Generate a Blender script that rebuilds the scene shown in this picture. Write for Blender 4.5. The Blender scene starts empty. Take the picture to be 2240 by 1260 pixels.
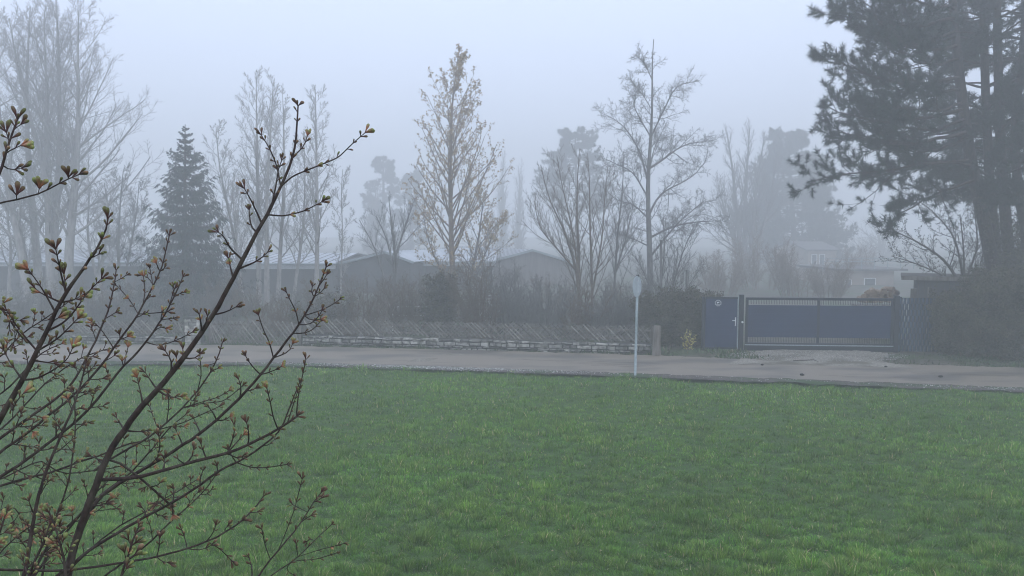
import bpy, math, random
import numpy as np
from mathutils import Vector, Matrix
random.seed(7)
RNG = np.random.default_rng(11)
C = bpy.context.scene.collection
SC = bpy.context.scene

# ---------------------------------------------------------------- camera
F = 1630.0            # focal length in photo pixels (photo 2240 wide)
H = 4.05              # the picture is taken from an upstairs window
P = math.radians(4.14)
cam = bpy.data.cameras.new('camera')
cam.lens = 36.0 * F / 2240.0
cam.sensor_width = 36.0
cam.clip_start = 0.05
cam.clip_end = 1500.0
cam_o = bpy.data.objects.new('camera', cam)
cam_o.location = (0, 0, H)
cam_o.rotation_euler = (math.radians(90) - P, 0, 0)
C.objects.link(cam_o)
SC.camera = cam_o

# ---------------------------------------------------------------- world, sun, exposure
SUN_EL, SUN_AZ = math.radians(48), math.radians(150)
w = bpy.data.worlds.new('World'); SC.world = w; w.use_nodes = True
nt = w.node_tree; nt.nodes.clear()
out = nt.nodes.new('ShaderNodeOutputWorld')
sky = nt.nodes.new('ShaderNodeTexSky'); sky.sky_type = 'NISHITA'; sky.sun_disc = False
sky.sun_elevation = SUN_EL; sky.sun_rotation = SUN_AZ
sky.air_density = 1.0; sky.dust_density = 4.0; sky.ozone_density = 1.0
bg1 = nt.nodes.new('ShaderNodeBackground'); bg1.inputs['Strength'].default_value = 0.05
nt.links.new(sky.outputs[0], bg1.inputs['Color'])
bg2 = nt.nodes.new('ShaderNodeBackground')       # the closed cloud deck, evenly pale
bg2.inputs['Color'].default_value = (0.69, 0.80, 1.06, 1); bg2.inputs['Strength'].default_value = 1.08
mx = nt.nodes.new('ShaderNodeMixShader'); mx.inputs[0].default_value = 0.93
nt.links.new(bg1.outputs[0], mx.inputs[1]); nt.links.new(bg2.outputs[0], mx.inputs[2])
nt.links.new(mx.outputs[0], out.inputs['Surface'])
sd = bpy.data.lights.new('sun', 'SUN'); sd.energy = 0.5; sd.angle = math.radians(40); sd.color = (1.0, 0.96, 0.9)
so = bpy.data.objects.new('sun', sd); C.objects.link(so)
so.rotation_euler = (math.radians(90) - SUN_EL, 0, math.radians(180) - SUN_AZ)
SC.view_settings.view_transform = 'Standard'; SC.view_settings.look = 'None'
SC.view_settings.exposure = 0.55; SC.view_settings.gamma = 1.0; SC.view_settings.use_curve_mapping = False
cy = SC.cycles
cy.max_bounces = 8; cy.diffuse_bounces = 3; cy.glossy_bounces = 2; cy.transmission_bounces = 2
cy.volume_bounces = 3; cy.transparent_max_bounces = 8
cy.use_denoising = True
cy.filter_width = 1.1
cy.denoising_input_passes = 'RGB_ALBEDO_NORMAL'; cy.denoising_prefilter = 'ACCURATE'
cy.sample_clamp_indirect = 4.0
HAZE = 0.0106

# ---------------------------------------------------------------- helpers
CAM = np.array([0, 0, H])
def ray(px, py):
    x = (px - 1120.0) / F; u = (630.0 - py) / F
    return np.array([x, math.cos(P) + u * math.sin(P), -math.sin(P) + u * math.cos(P)])
def at(px, py, Y):
    d = ray(px, py); return CAM + d * (Y / d[1])
def D(Y):
    # depths behind the fence, set by how far each thing has faded
    return float(np.interp(Y, [28, 30, 31, 33, 36, 40, 45, 56, 68, 90], [28, 34, 37, 40, 43.5, 46.5, 76, 105, 135, 170]))
def Dinv(y):
    return float(np.interp(y, [28, 34, 37, 40, 43.5, 46.5, 76, 105, 135, 170], [28, 30, 31, 33, 36, 40, 45, 56, 68, 90]))
def gp(px, py, z=0.0):
    d = ray(px, py); return CAM + d * ((z - H) / d[2])

def mesh_from(name, V, Fq=None, Ft=None, smooth=False):
    me = bpy.data.meshes.new(name)
    V = np.asarray(V, dtype=np.float32).reshape(-1, 3)
    parts, ls = [], []
    if Fq is not None and len(Fq): parts.append(np.asarray(Fq, dtype=np.int32).reshape(-1)); ls.append(np.full(len(Fq), 4, np.int32))
    if Ft is not None and len(Ft): parts.append(np.asarray(Ft, dtype=np.int32).reshape(-1)); ls.append(np.full(len(Ft), 3, np.int32))
    loops = np.concatenate(parts); tot = np.concatenate(ls)
    me.vertices.add(len(V)); me.vertices.foreach_set('co', V.ravel())
    me.loops.add(len(loops)); me.loops.foreach_set('vertex_index', loops)
    me.polygons.add(len(tot))
    st = np.concatenate([[0], np.cumsum(tot)[:-1]]).astype(np.int32)
    me.polygons.foreach_set('loop_start', st); me.polygons.foreach_set('loop_total', tot)
    me.polygons.foreach_set('use_smooth', np.full(len(tot), smooth, dtype=bool))
    me.update(calc_edges=True)
    return me
def col_attr(me, cols):
    a = me.color_attributes.new('Col', 'FLOAT_COLOR', 'POINT')
    c = np.ones((len(cols), 4), np.float32); c[:, :3] = cols
    a.data.foreach_set('color', c.ravel())
def obj(name, me, mat, parent=None, mats=None):
    o = bpy.data.objects.new(name, me); C.objects.link(o)
    if mat is not None: me.materials.append(mat)
    if mats: [me.materials.append(m) for m in mats]
    if parent is not None:
        o.parent = parent
        o.matrix_parent_inverse = Matrix.Translation(parent.location).inverted() if parent.type == 'EMPTY' else Matrix.Identity(4)
        if parent.type != 'EMPTY': o.matrix_parent_inverse = Matrix.Identity(4)
    return o
def thing(name, loc, label, cat, group=None):
    o = bpy.data.objects.new(name, None); C.objects.link(o)
    o.location = tuple(float(v) for v in loc); o.empty_display_size = 0.2
    return tag(o, label, cat, group)
def tag(o, label, cat, group=None):
    o['label'] = label; o['category'] = cat
    if group: o['group'] = group
    return o
def struct(o, kind='structure'): o['kind'] = kind; return o

class MB:
    """boxes, prisms and tubes gathered into one mesh"""
    def __init__(s): s.v = []; s.q = []; s.t = []; s.n = 0
    def add(s, V, q=(), t=()):
        s.v.append(np.asarray(V, float).reshape(-1, 3))
        for f in q: s.q.append([i + s.n for i in f])
        for f in t: s.t.append([i + s.n for i in f])
        s.n += len(s.v[-1])
    def box(s, o, ex, ey, ez, taper=0.0):
        """o centre of the base; ex, ey, ez full edge vectors"""
        o, ex, ey, ez = (np.asarray(a, float) for a in (o, ex, ey, ez))
        V = []
        for k in (0, 1):
            f = 1 - taper * k
            for a, b in ((-.5, -.5), (.5, -.5), (.5, .5), (-.5, .5)):
                V.append(o + ex * a * f + ey * b * f + ez * k)
        s.add(V, [(0, 3, 2, 1), (4, 5, 6, 7), (0, 1, 5, 4), (1, 2, 6, 5), (2, 3, 7, 6), (3, 0, 4, 7)])
    def bar(s, a, b, wd, th=None, n=(0, 1, 0)):
        """bar from a to b, width wd, thickness th along n"""
        a, b, n = (np.asarray(x, float) for x in (a, b, n)); th = th or wd
        d = b - a; L = np.linalg.norm(d); d = d / L
        n = n - d * n.dot(d); n /= np.linalg.norm(n); sd_ = np.cross(d, n)
        s.box(a, sd_ * wd, n * th, d * L)
    def tube(s, pts, rad, S=8, cap=True):
        pts = np.asarray(pts, float); K = len(pts)
        rad = np.broadcast_to(np.asarray(rad, float), (K,))
        V, Fq = tube_arrays(pts[None], rad[None], S)
        s.add(V, Fq.tolist())
        if cap:
            b = s.n - K * S
            for r0, e in ((b, pts[0]), (b + (K - 1) * S, pts[-1])):
                s.add([e]); ci = s.n - 1
                for j in range(S): s.t.append([r0 + j, r0 + (j + 1) % S, ci])
    def build(s, name, mat, parent=None, smooth=False, mats=None):
        return obj(name, mesh_from(name, np.concatenate(s.v), s.q, s.t, smooth), mat, parent, mats)

def tube_arrays(Pt, R, S):
    """Pt (N,K,3), R (N,K) -> verts, quads"""
    N, K, _ = Pt.shape
    T = np.empty_like(Pt)
    T[:, 1:-1] = Pt[:, 2:] - Pt[:, :-2]; T[:, 0] = Pt[:, 1] - Pt[:, 0]; T[:, -1] = Pt[:, -1] - Pt[:, -2]
    T /= np.linalg.norm(T, axis=2, keepdims=True) + 1e-9
    D = np.abs(Pt[:, -1] - Pt[:, 0]); ax = np.argmin(D, axis=1)
    ref = np.zeros((N, 1, 3)); ref[np.arange(N), 0, ax] = 1
    U = np.cross(T, np.broadcast_to(ref, T.shape)); U /= np.linalg.norm(U, axis=2, keepdims=True) + 1e-9
    W = np.cross(T, U)
    a = np.arange(S) * 2 * math.pi / S
    V = Pt[:, :, None] + R[:, :, None, None] * (np.cos(a)[None, None, :, None] * U[:, :, None] + np.sin(a)[None, None, :, None] * W[:, :, None])
    i = np.arange(N)[:, None, None] * K * S + np.arange(K - 1)[None, :, None] * S
    j = np.arange(S)[None, None, :]; j2 = (j + 1) % S
    Fq = np.stack([i + j, i + j2, i + S + j2, i + S + j], axis=-1).reshape(-1, 4)
    return V.reshape(-1, 3), Fq

class Tubes:
    def __init__(s): s.b = []
    def add(s, Pt, R, S): s.b.append((Pt, R, S))
    def build(s, name, mat, parent=None):
        Vs, Fs, n = [], [], 0
        for Pt, R, S in s.b:
            V, Fq = tube_arrays(Pt, R, S); Vs.append(V); Fs.append(Fq + n); n += len(V)
        return obj(name, mesh_from(name, np.concatenate(Vs), np.concatenate(Fs), None, True), mat, parent)

def nrm(a): return a / (np.linalg.norm(a, axis=-1, keepdims=True) + 1e-9)
def resample(pts, K):
    pts = np.asarray(pts, float)
    # Catmull-like smoothing: linear resample by length, then soften
    L = np.concatenate([[0], np.cumsum(np.linalg.norm(np.diff(pts, axis=0), axis=1))])
    t = np.linspace(0, L[-1], K)
    o = np.stack([np.interp(t, L, pts[:, i]) for i in range(pts.shape[1])], 1)
    for _ in range(2): o[1:-1] = o[1:-1] * .5 + (o[:-2] + o[2:]) * .25
    return o
def grow(start, dr, L, K, up, wig, rg, upv=(0, 0, 1)):
    N = len(start); pts = np.empty((N, K, 3)); pts[:, 0] = start; d = nrm(dr)
    upv = np.asarray(upv, float)
    for k in range(1, K):
        d = nrm(d + upv * up / (K - 1) + rg.normal(0, 1, (N, 3)) * wig)
        pts[:, k] = pts[:, k - 1] + d * (L / (K - 1))[:, None]
    return pts
def spawn(Pt, R, n, t0, t1, ang, angj, rg, tpow=1.0):
    """n children on every polyline -> start, dir, parent idx, t, radius"""
    N, K, _ = Pt.shape
    t = t0 + (t1 - t0) * ((np.arange(n)[None] + rg.random((N, n))) / n) ** tpow
    x = t * (K - 1); i = np.minimum(x.astype(int), K - 2); f = (x - i)[..., None]
    idx = np.arange(N)[:, None]
    A = Pt[idx, i]; B = Pt[idx, i + 1]
    st = A * (1 - f) + B * f; tan = nrm(B - A)
    r = R[idx, i] * (1 - f[..., 0]) + R[idx, i + 1] * f[..., 0]
    az = (np.arange(n)[None] * 2.4 + rg.random((N, 1)) * 6.28 + rg.normal(0, .5, (N, n)))[..., None]
    ref = np.where(np.abs(tan[..., 2:3]) > .8, np.array([1., 0, 0]), np.array([0, 0, 1.]))
    u = nrm(np.cross(tan, ref)); v = np.cross(tan, u)
    a = np.radians(ang + rg.normal(0, angj, (N, n)))[..., None]
    dr = np.cos(a) * tan + np.sin(a) * (np.cos(az) * u + np.sin(az) * v)
    return st.reshape(-1, 3), dr.reshape(-1, 3), np.repeat(np.arange(N), n), t.ravel(), r.ravel()

# ---------------------------------------------------------------- materials
def mat(name, c1, c2=None, rough=.85, scale=6.0, detail=4.0, bump=0.0, attr=False, stretch=(1, 1, 1), metal=0.0, lo=.35, hi=.65, spec=.3, c3=None, scale3=1.0):
    m = bpy.data.materials.new(name); m.use_nodes = True
    N = m.node_tree.nodes; L = m.node_tree.links
    b = N['Principled BSDF']; b.inputs['Roughness'].default_value = rough; b.inputs['Metallic'].default_value = metal
    b.inputs['Specular IOR Level'].default_value = spec
    tc = N.new('ShaderNodeTexCoord'); mp = N.new('ShaderNodeMapping'); mp.inputs['Scale'].default_value = stretch
    L.new(tc.outputs['Object'], mp.inputs['Vector'])
    nz = N.new('ShaderNodeTexNoise'); nz.inputs['Scale'].default_value = scale; nz.inputs['Detail'].default_value = detail
    L.new(mp.outputs[0], nz.inputs['Vector'])
    rp = N.new('ShaderNodeValToRGB'); rp.color_ramp.elements[0].position = lo; rp.color_ramp.elements[1].position = hi
    rp.color_ramp.elements[0].color = (*c1, 1); rp.color_ramp.elements[1].color = (*(c2 or c1), 1)
    L.new(nz.outputs['Fac'], rp.inputs[0]); res = rp.outputs[0]
    if c3 is not None:
        n3 = N.new('ShaderNodeTexNoise'); n3.inputs['Scale'].default_value = scale3; n3.inputs['Detail'].default_value = 3
        L.new(mp.outputs[0], n3.inputs['Vector'])
        r3 = N.new('ShaderNodeValToRGB'); r3.color_ramp.elements[0].position = .48; r3.color_ramp.elements[1].position = .62
        L.new(n3.outputs['Fac'], r3.inputs[0])
        x3 = N.new('ShaderNodeMix'); x3.data_type = 'RGBA'
        L.new(r3.outputs[0], x3.inputs['Factor']); L.new(res, x3.inputs['A']); x3.inputs['B'].default_value = (*c3, 1)
        res = x3.outputs['Result']
    if attr:
        at_ = N.new('ShaderNodeAttribute'); at_.attribute_name = 'Col'
        x = N.new('ShaderNodeMix'); x.data_type = 'RGBA'; x.blend_type = 'MULTIPLY'; x.inputs['Factor'].default_value = 1
        L.new(res, x.inputs['A']); L.new(at_.outputs['Color'], x.inputs['B']); res = x.outputs['Result']
    L.new(res, b.inputs['Base Color'])
    if bump:
        bp = N.new('ShaderNodeBump'); bp.inputs['Strength'].default_value = bump; bp.inputs['Distance'].default_value = .02
        L.new(nz.outputs['Fac'], bp.inputs['Height']); L.new(bp.outputs[0], b.inputs['Normal'])
    return m
M = {}
M['bark_pale'] = mat('bark_pale', (.26, .25, .24), (.40, .38, .35), scale=9, stretch=(1, 1, .3))
M['bark_grey'] = mat('bark_grey', (.12, .115, .11), (.21, .20, .185), scale=12, stretch=(1, 1, .3))
M['bark_tan'] = mat('bark_tan', (.17, .13, .10), (.28, .22, .17), scale=12, stretch=(1, 1, .3))
M['bark_dark'] = mat('bark_dark', (.045, .036, .03), (.10, .085, .07), scale=14, stretch=(1, 1, .25), bump=.6)
M['bark_pine'] = mat('bark_pine', (.022, .017, .016), (.062, .042, .035), scale=16, stretch=(1, 1, .3), bump=.8)
M['twig_brown'] = mat('twig_brown', (.10, .075, .055), (.18, .14, .10), scale=10)
M['needles'] = mat('needles', (.013, .025, .02), (.03, .05, .035), scale=1.2, attr=True)
M['spruce'] = mat('spruce', (.025, .042, .038), (.05, .07, .058), scale=1.2, attr=True)
M['leaf_tan'] = mat('leaf_tan', (.34, .22, .10), (.50, .36, .17), scale=3, attr=True)
M['leaf_dark'] = mat('leaf_dark', (.06, .06, .038), (.12, .11, .065), scale=2, attr=True)
M['leaf_yellow'] = mat('leaf_yellow', (.55, .45, .08), (.65, .58, .2), scale=8, attr=True)
M['blossom'] = mat('blossom', (.6, .58, .5), (.8, .78, .7), scale=8)
M['shrub_bark'] = mat('shrub_bark', (.018, .009, .007), (.045, .025, .018), scale=70, stretch=(1, 1, .5), bump=.5, rough=.75, c3=(.06, .045, .033), scale3=30)
M['bud'] = mat('bud', (.75, .75, .75), (1, 1, 1), scale=60, attr=True, rough=.55)
M['grass'] = mat('grass_blades', (.75, .8, .7), (1.0, 1.0, 1.0), scale=.35, attr=True, rough=.6, spec=.35, lo=.3, hi=.7)
M['field'] = mat('field_soil', (.03, .065, .012), (.055, .11, .02), scale=5, detail=8, bump=.4)
M['ground'] = mat('leaf_litter', (.06, .055, .04), (.11, .10, .075), scale=3, detail=8, bump=.3, c3=(.05, .075, .03), scale3=.4)
M['verge'] = mat('verge_soil', (.055, .045, .038), (.14, .12, .105), scale=24, detail=9, bump=.5, c3=(.04, .07, .025), scale3=.7, lo=.4, hi=.7)
M['drive'] = mat('gravel', (.17, .15, .12), (.34, .31, .26), scale=16, detail=10, bump=.5, c3=(.13, .115, .085), scale3=.9)
M['stone'] = mat('limestone', (.20, .19, .165), (.52, .50, .45), scale=7, detail=8, bump=.8, attr=True, lo=.38, hi=.6)
M['stonecore'] = mat('wall_core', (.03, .03, .026), (.07, .068, .06), scale=9)
M['pebble'] = mat('pebble', (.35, .34, .31), (.7, .68, .64), scale=20, attr=True)
M['dry_leaf'] = mat('dry_leaf', (.20, .13, .06), (.5, .42, .28), scale=4, attr=True)
M['pole_wood'] = mat('pole_wood', (.20, .185, .16), (.36, .34, .30), scale=8, attr=True)
M['old_wood'] = mat('old_wood', (.10, .085, .07), (.20, .18, .155), scale=10, stretch=(1, 1, .2))
M['gate_blue'] = mat('gate_blue', (.008, .021, .060), (.012, .029, .078), scale=1.5, rough=.5, detail=5)
M['gate_frame'] = mat('gate_frame', (.009, .014, .024), (.014, .021, .034), scale=2, rough=.45)
M['weave'] = mat('privacy_strip', (.012, .028, .052), (.022, .045, .075), scale=3, rough=.5, attr=True)
M['steel'] = mat('steel', (.38, .40, .41), (.50, .52, .53), scale=14, rough=.45, metal=.5)
M['galv'] = mat('galvanised', (.27, .32, .33), (.38, .43, .44), scale=22, rough=.5, metal=.3)
M['signback'] = mat('sign_back', (.38, .43, .46), (.46, .51, .54), scale=10, rough=.5, metal=.2)
M['dark'] = mat('dark_rubber', (.015, .015, .016), (.03, .03, .03), scale=10)
M['white'] = mat('white_paint', (.62, .63, .62), (.78, .78, .76), scale=5)
M['wall_dark'] = mat('hall_wall', (.050, .052, .055), (.085, .085, .085), scale=.8, detail=6)
M['wall_brown'] = mat('gable_boards', (.14, .125, .115), (.20, .18, .165), scale=2, stretch=(4, 1, .4))
M['plaster_white'] = mat('plaster_white', (.55, .56, .56), (.68, .68, .67), scale=1.2)
M['plaster_beige'] = mat('plaster_beige', (.26, .22, .18), (.34, .29, .24), scale=1.2)
M['glass_dark'] = mat('window_glass', (.05, .06, .07), (.09, .10, .11), scale=2, rough=.15, spec=.5)
M['log'] = mat('cut_log', (.24, .165, .11), (.36, .26, .18), scale=9)
M['roof_tile'] = mat('roof_tile', (.10, .095, .095), (.15, .14, .135), scale=3)
M['leaf_litter'] = mat('fallen_leaf', (.05, .035, .02), (.12, .08, .05), scale=20)
def roofmat():
    m = mat('metal_roof', (.36, .385, .41), (.50, .525, .55), rough=.4, scale=.7, detail=6, metal=.2)
    return m
M['roof'] = roofmat()
def asphalt():
    m = mat('asphalt', (.185, .152, .116), (.25, .208, .162), rough=.6, scale=55, detail=9, bump=.25, c3=(.125, .11, .092), scale3=.6, stretch=(.5, 1.4, 1), spec=.4)
    return m
M['asphalt'] = asphalt()

# ---------------------------------------------------------------- ground, road
def field_z(x, y):
    return .035 * np.sin(x * .55 + 1.1) * np.sin(y * .43 + .4) + .018 * np.sin(x * 1.9 + y * 1.3) + .012 * np.sin(x * 3.7 - y * 2.9 + 1)
def line_pts(pix, ext):
    p = [gp(a, b) for a, b in pix]
    d0 = p[0] - p[1]; d1 = p[-1] - p[-2]
    d0 = d0 / np.linalg.norm(d0); d1 = d1 / np.linalg.norm(d1)
    d0 = (p[0] - p[-1]); d0 /= np.linalg.norm(d0)
    return [p[0] + d0 * ext] + p + [p[-1] - d0 * ext]
FRONT = line_pts([(0, 794), (400, 795), (700, 799), (1120, 812), (1400, 822), (1700, 833), (2000, 845), (2240, 854)], 60)
BACK = line_pts([(0, 757), (400, 758), (700, 762), (1120, 773), (1400, 781), (1700, 793), (2000, 803), (2240, 810)], 60)
def interp_line(L, x):
    a = np.array(L); return np.interp(x, a[:, 0], a[:, 1])
def strip(name, la, lb, z, m, n=160, ragA=0, ragB=0, seed=0):
    x = np.linspace(max(la[0][0], lb[0][0]), min(la[-1][0], lb[-1][0]), n)
    rg = np.random.default_rng(seed)
    ya = interp_line(la, x) + rg.normal(0, 1, n) * ragA; yb = interp_line(lb, x) + rg.normal(0, 1, n) * ragB
    V = []; Q = []
    rows = 5
    for k in range(rows):
        f = k / (rows - 1)
        V += [(x[i], ya[i] * (1 - f) + yb[i] * f, z) for i in range(n)]
    for k in range(rows - 1):
        Q += [(k * n + i, k * n + i + 1, (k + 1) * n + i + 1, (k + 1) * n + i) for i in range(n - 1)]
    return struct(obj(name, mesh_from(name, V, Q), m))

g = mesh_from('ground', [(-600, -200, -.06), (600, -200, -.06), (600, 900, -.06), (-600, 900, -.06)], [(0, 1, 2, 3)])
struct(obj('ground', g, M['ground']))
# field surface: gently uneven sheet up to the verge
nx, ny = 260, 120
xs = np.linspace(-45, 45, nx)
yf = interp_line(FRONT, xs) - .12
V = np.empty((ny, nx, 3))
for j in range(ny):
    f = j / (ny - 1); yy = -12 + (yf + 12) * f
    V[j, :, 0] = xs; V[j, :, 1] = yy; V[j, :, 2] = field_z(xs, yy)
ii = (np.arange(ny - 1)[:, None] * nx + np.arange(nx - 1)[None]).ravel()
Q = np.stack([ii, ii + 1, ii + nx + 1, ii + nx], 1)
struct(obj('field', mesh_from('field', V, Q, None, True), M['field']))
fa = np.array(FRONT); VERGE = [p - np.array([0, .55, 0]) for p in FRONT]
strip('verge', VERGE, [p + np.array([0, .08, 0]) for p in FRONT], .066, M['verge'], 400, .08, 0, 3)
strip('road', FRONT, BACK, .075, M['asphalt'], 700, .05, .05, 4)
FAR = [p + np.array([0, 1.2, 0]) for p in BACK]
strip('bank', [p - np.array([0, .05, 0]) for p in BACK], [p + np.array([0, 3.5, 0]) for p in BACK], .03, M['ground'], 300, .05, 0, 5)
# gravel drive in front of the gate
dv = []
for (px, py) in [(1600, 797), (1640, 772), (1680, 765), (1900, 768), (1945, 775), (1925, 790), (2010, 806), (1900, 803), (1750, 799)]:
    dv.append(gp(px, py, .07))
c0 = np.mean(dv, axis=0)
rg = np.random.default_rng(8)
ring = resample(np.array(dv + [dv[0]]), 90)[:-1]; ring[:, :2] += rg.normal(0, .05, (len(ring), 2)); ring[:, 2] = .079
V = np.vstack([ring, c0[None]]); V[-1, 2] = .079; nR = len(ring)
struct(obj('driveway', mesh_from('driveway', V, None, [(i, (i + 1) % nR, nR) for i in range(nR)]), M['drive']))
# pale repair stripes on the asphalt
mb = MB()
for a, b in (((915, 791), (935, 784)), ((975, 777), (1000, 774))):
    A = gp(*a, .079); B = gp(*b, .079)
    d = nrm(B - A); s_ = np.array([-d[1], d[0], 0]) * .05
    s_ = np.array([.35, .02, 0])
    mb.add([A - s_, A + s_, B + s_, B - s_], [(0, 1, 2, 3)])
struct(mb.build('road_markings', M['drive']))

# ---------------------------------------------------------------- grass
def make_grass(name, N, region, lmin, lmax, cols, rg, wbase=.0045, zf=field_z, wscale=True, tuft=.21):
    x, y = region(N)
    n = len(x)
    cl = (np.sin(x * 2.1 + 3 * np.sin(y * 1.3)) * np.sin(y * 2.7 + 2 * np.sin(x * 1.7)) + .6 * np.sin(x * 5.3 + y * 3.1) * np.sin(y * 6.1 - x * 2.3)) / 1.6
    big = np.sin(x * .7 + 1.7 * np.sin(y * .5)) * np.sin(y * .9 + x * .2)
    L = rg.uniform(lmin, lmax, n) * (1 + .45 * cl + .2 * big)
    L *= np.where(rg.random(n) < .06, 1.6, 1.0)
    tus = np.clip(np.sin(x * 3.1 + 2 * np.sin(y * 2.2 + x)) * np.sin(y * 3.7 + 1.5 * np.sin(x * 2.9)) * 1.6 - .55, 0, 1)
    L *= 1 + .8 * tus
    W = wbase * rg.uniform(.7, 1.3, n) * (np.clip(y / 10, 1, 3) if wscale else 1)
    # blades fan out of tufts: nearest point of a jittered lattice is the tuft's heart
    def hsh(a, b, k):
        v = np.sin(a * 127.1 + b * 311.7 + k * 74.7) * 43758.5453
        return v - np.floor(v)
    best = np.full(n, 9.0); cxv = np.zeros(n); cyv = np.zeros(n); hv = np.zeros(n); hw = np.zeros(n)
    G_ = tuft
    gx, gy = np.floor(x / G_), np.floor(y / G_)
    for ox in (-1, 0, 1):
        for oy in (-1, 0, 1):
            a_, b_ = gx + ox, gy + oy
            tx = (a_ + hsh(a_, b_, 1)) * G_; ty = (b_ + hsh(a_, b_, 2)) * G_
            d_ = np.hypot(x - tx, y - ty) / (.6 + .8 * hsh(a_, b_, 3)); k_ = d_ < best
            best[k_] = d_[k_]; cxv[k_] = tx[k_]; cyv[k_] = ty[k_]; hv[k_] = hsh(a_, b_, 4)[k_]; hw[k_] = hsh(a_, b_, 5)[k_]
    dist = np.hypot(x - cxv, y - cyv) / G_
    L *= (.6 + .75 * hv) * (1.15 - .5 * np.clip(dist, 0, 1))
    az = np.arctan2(y - cyv, x - cxv) + rg.normal(0, .45, n)
    lean = np.clip(.25 + 1.1 * dist + rg.normal(0, .22, n), .05, 1.35)
    bd = np.stack([np.cos(az), np.sin(az)], 1)
    fa_ = rg.uniform(0, 2 * math.pi, n)
    side = np.stack([np.cos(fa_), np.sin(fa_) * .4, np.zeros(n)], 1)
    z0 = zf(x, y) - .01
    base = np.stack([x, y, z0], 1)
    def pt(h, out): return base + np.concatenate([bd * (L * out)[:, None], (L * h)[:, None]], 1)
    m1 = pt(np.cos(lean * .6) * .55, np.sin(lean * .6) * .55)
    tip = pt(np.cos(lean * .6) * .55 + np.cos(lean * 1.5) * .45, np.sin(lean * .6) * .55 + np.sin(lean * 1.5) * .45)
    s = side * W[:, None]
    V = np.stack([base - s, base + s, m1 + s * .8, m1 - s * .8, tip], 1).reshape(-1, 3)
    i = np.arange(n) * 5
    Q = np.stack([i, i + 1, i + 2, i + 3], 1); T = np.stack([i + 3, i + 2, i + 4], 1)
    me = mesh_from(name, V, Q, T, True)
    pal = np.array([c for c, _ in cols]); pr = np.array([p_ for _, p_ in cols]); pr = pr / pr.sum()
    k = rg.choice(len(pal), n, p=pr)
    cc = pal[k] * rg.uniform(.75, 1.25, (n, 1)) * (1 + .20 * cl + .16 * big - .15 * tus)[:, None] * (.86 + .28 * hw)[:, None] * (np.array([1.0, 1.0, 1.0]) + (hv - .5)[:, None] * np.array([.35, 0, .2]))
    col_attr(me, np.repeat(cc, 5, axis=0))
    o = obj(name, me, M['grass']); o['kind'] = 'stuff'
    return o
rg = np.random.default_rng(21)
def reg_field(N):
    u = rg.random(N); y0, y1 = 6.6, 23.9
    a = -.6; y = (y0 ** a + u * (y1 ** a - y0 ** a)) ** (1 / a)
    x = rg.uniform(-1, 1, N) * (y * .72 + 1.0)
    edge = interp_line(FRONT, x) - .38 + .16 * np.sin(x * 2.3) + .1 * np.sin(x * 7.1) + rg.normal(0, .09, N)
    k = y < edge
    return x[k], y[k]
GC = [((.130, .275, .026), 5), ((.095, .215, .020), 5), ((.175, .32, .036), 2.4), ((.055, .14, .018), 2.0), ((.28, .38, .10), .5), ((.50, .44, .24), .45)]
make_grass('grass', 760000, reg_field, .04, .095, GC, rg, .0040)
def reg_bank(N):
    x = rg.uniform(-26, 19, N); d = rg.random(N) ** 1.6 * 2.4
    y = interp_line(BACK, x) + .05 + d
    c = gp(1800, 785)
    k = ~((np.abs(x - c[0]) < 2.2 + rg.normal(0, .3, N))) & (rg.random(N) < .5 + .5 * np.sin(x * 1.3) * np.sin(x * .47 + 2))
    return x[k], y[k]
make_grass('grass', 60000, reg_bank, .05, .13, [((.06, .11, .035), 3), ((.04, .07, .03), 3), ((.15, .14, .08), 1.2)], rg, .007, lambda x, y: x * 0 + .03)

# small pale stones and fallen petals on the verge
def scatter_stones(name, N, place, smin, smax, m, rg, dark=.5):
    x, y, z = place(N); n = len(x)
    ico = np.array([(1, 0, 0), (0, 1, 0), (-1, 0, 0), (0, -1, 0), (0, 0, .7), (0, 0, -.5)], float)
    s = rg.uniform(smin, smax, n) ** 1
    th = rg.uniform(0, 6.28, n); R = np.stack([np.stack([np.cos(th), -np.sin(th), th * 0], 1), np.stack([np.sin(th), np.cos(th), th * 0], 1), np.stack([th * 0, th * 0, th * 0 + 1], 1)], 1)
    v = np.einsum('nij,kj->nki', R, ico) * s[:, None, None] * rg.uniform(.6, 1.3, (n, 6, 1)) * np.array([1, .8, .7])
    V = v + np.stack([x, y, z], 1)[:, None]
    i = (np.arange(n) * 6)[:, None]
    tri = np.array([(0, 1, 4), (1, 2, 4), (2, 3, 4), (3, 0, 4), (1, 0, 5), (2, 1, 5), (3, 2, 5), (0, 3, 5)])
    T = (i[:, :, None] + tri[None]).reshape(-1, 3)
    me = mesh_from(name, V.reshape(-1, 3), None, T)
    col_attr(me, np.repeat(rg.uniform(dark, 1.0, (n, 1)) * np.ones((1, 3)), 6, axis=0))
    o = obj(name, me, m); o['kind'] = 'stuff'; return o
rs = np.random.default_rng(5)
def pl_verge(N):
    x = rs.uniform(-17, 15, N); y = interp_line(FRONT, x) - np.abs(rs.normal(.12, .2, N))
    c = gp(950, 805)[0]; p_ = np.exp(-((x - c) / 3.4) ** 2) + .04 + .25 * np.exp(-((x - gp(2150, 860)[0]) / 1.8) ** 2)
    k = rs.random(N) < p_
    return x[k], y[k], np.full(k.sum(), .072)
scatter_stones('gravel', 9000, pl_verge, .008, .032, M['pebble'], rs, .3)
def pl_drive(N):
    a = rs.uniform(0, 6.28, N); r = np.sqrt(rs.random(N)); c = gp(1790, 783)
    return c[0] + np.cos(a) * r * 2.9, c[1] + np.sin(a) * r * 1.15, np.full(N, .082)
scatter_stones('gravel', 2600, pl_drive, .006, .022, M['pebble'], rs, .2)
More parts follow.
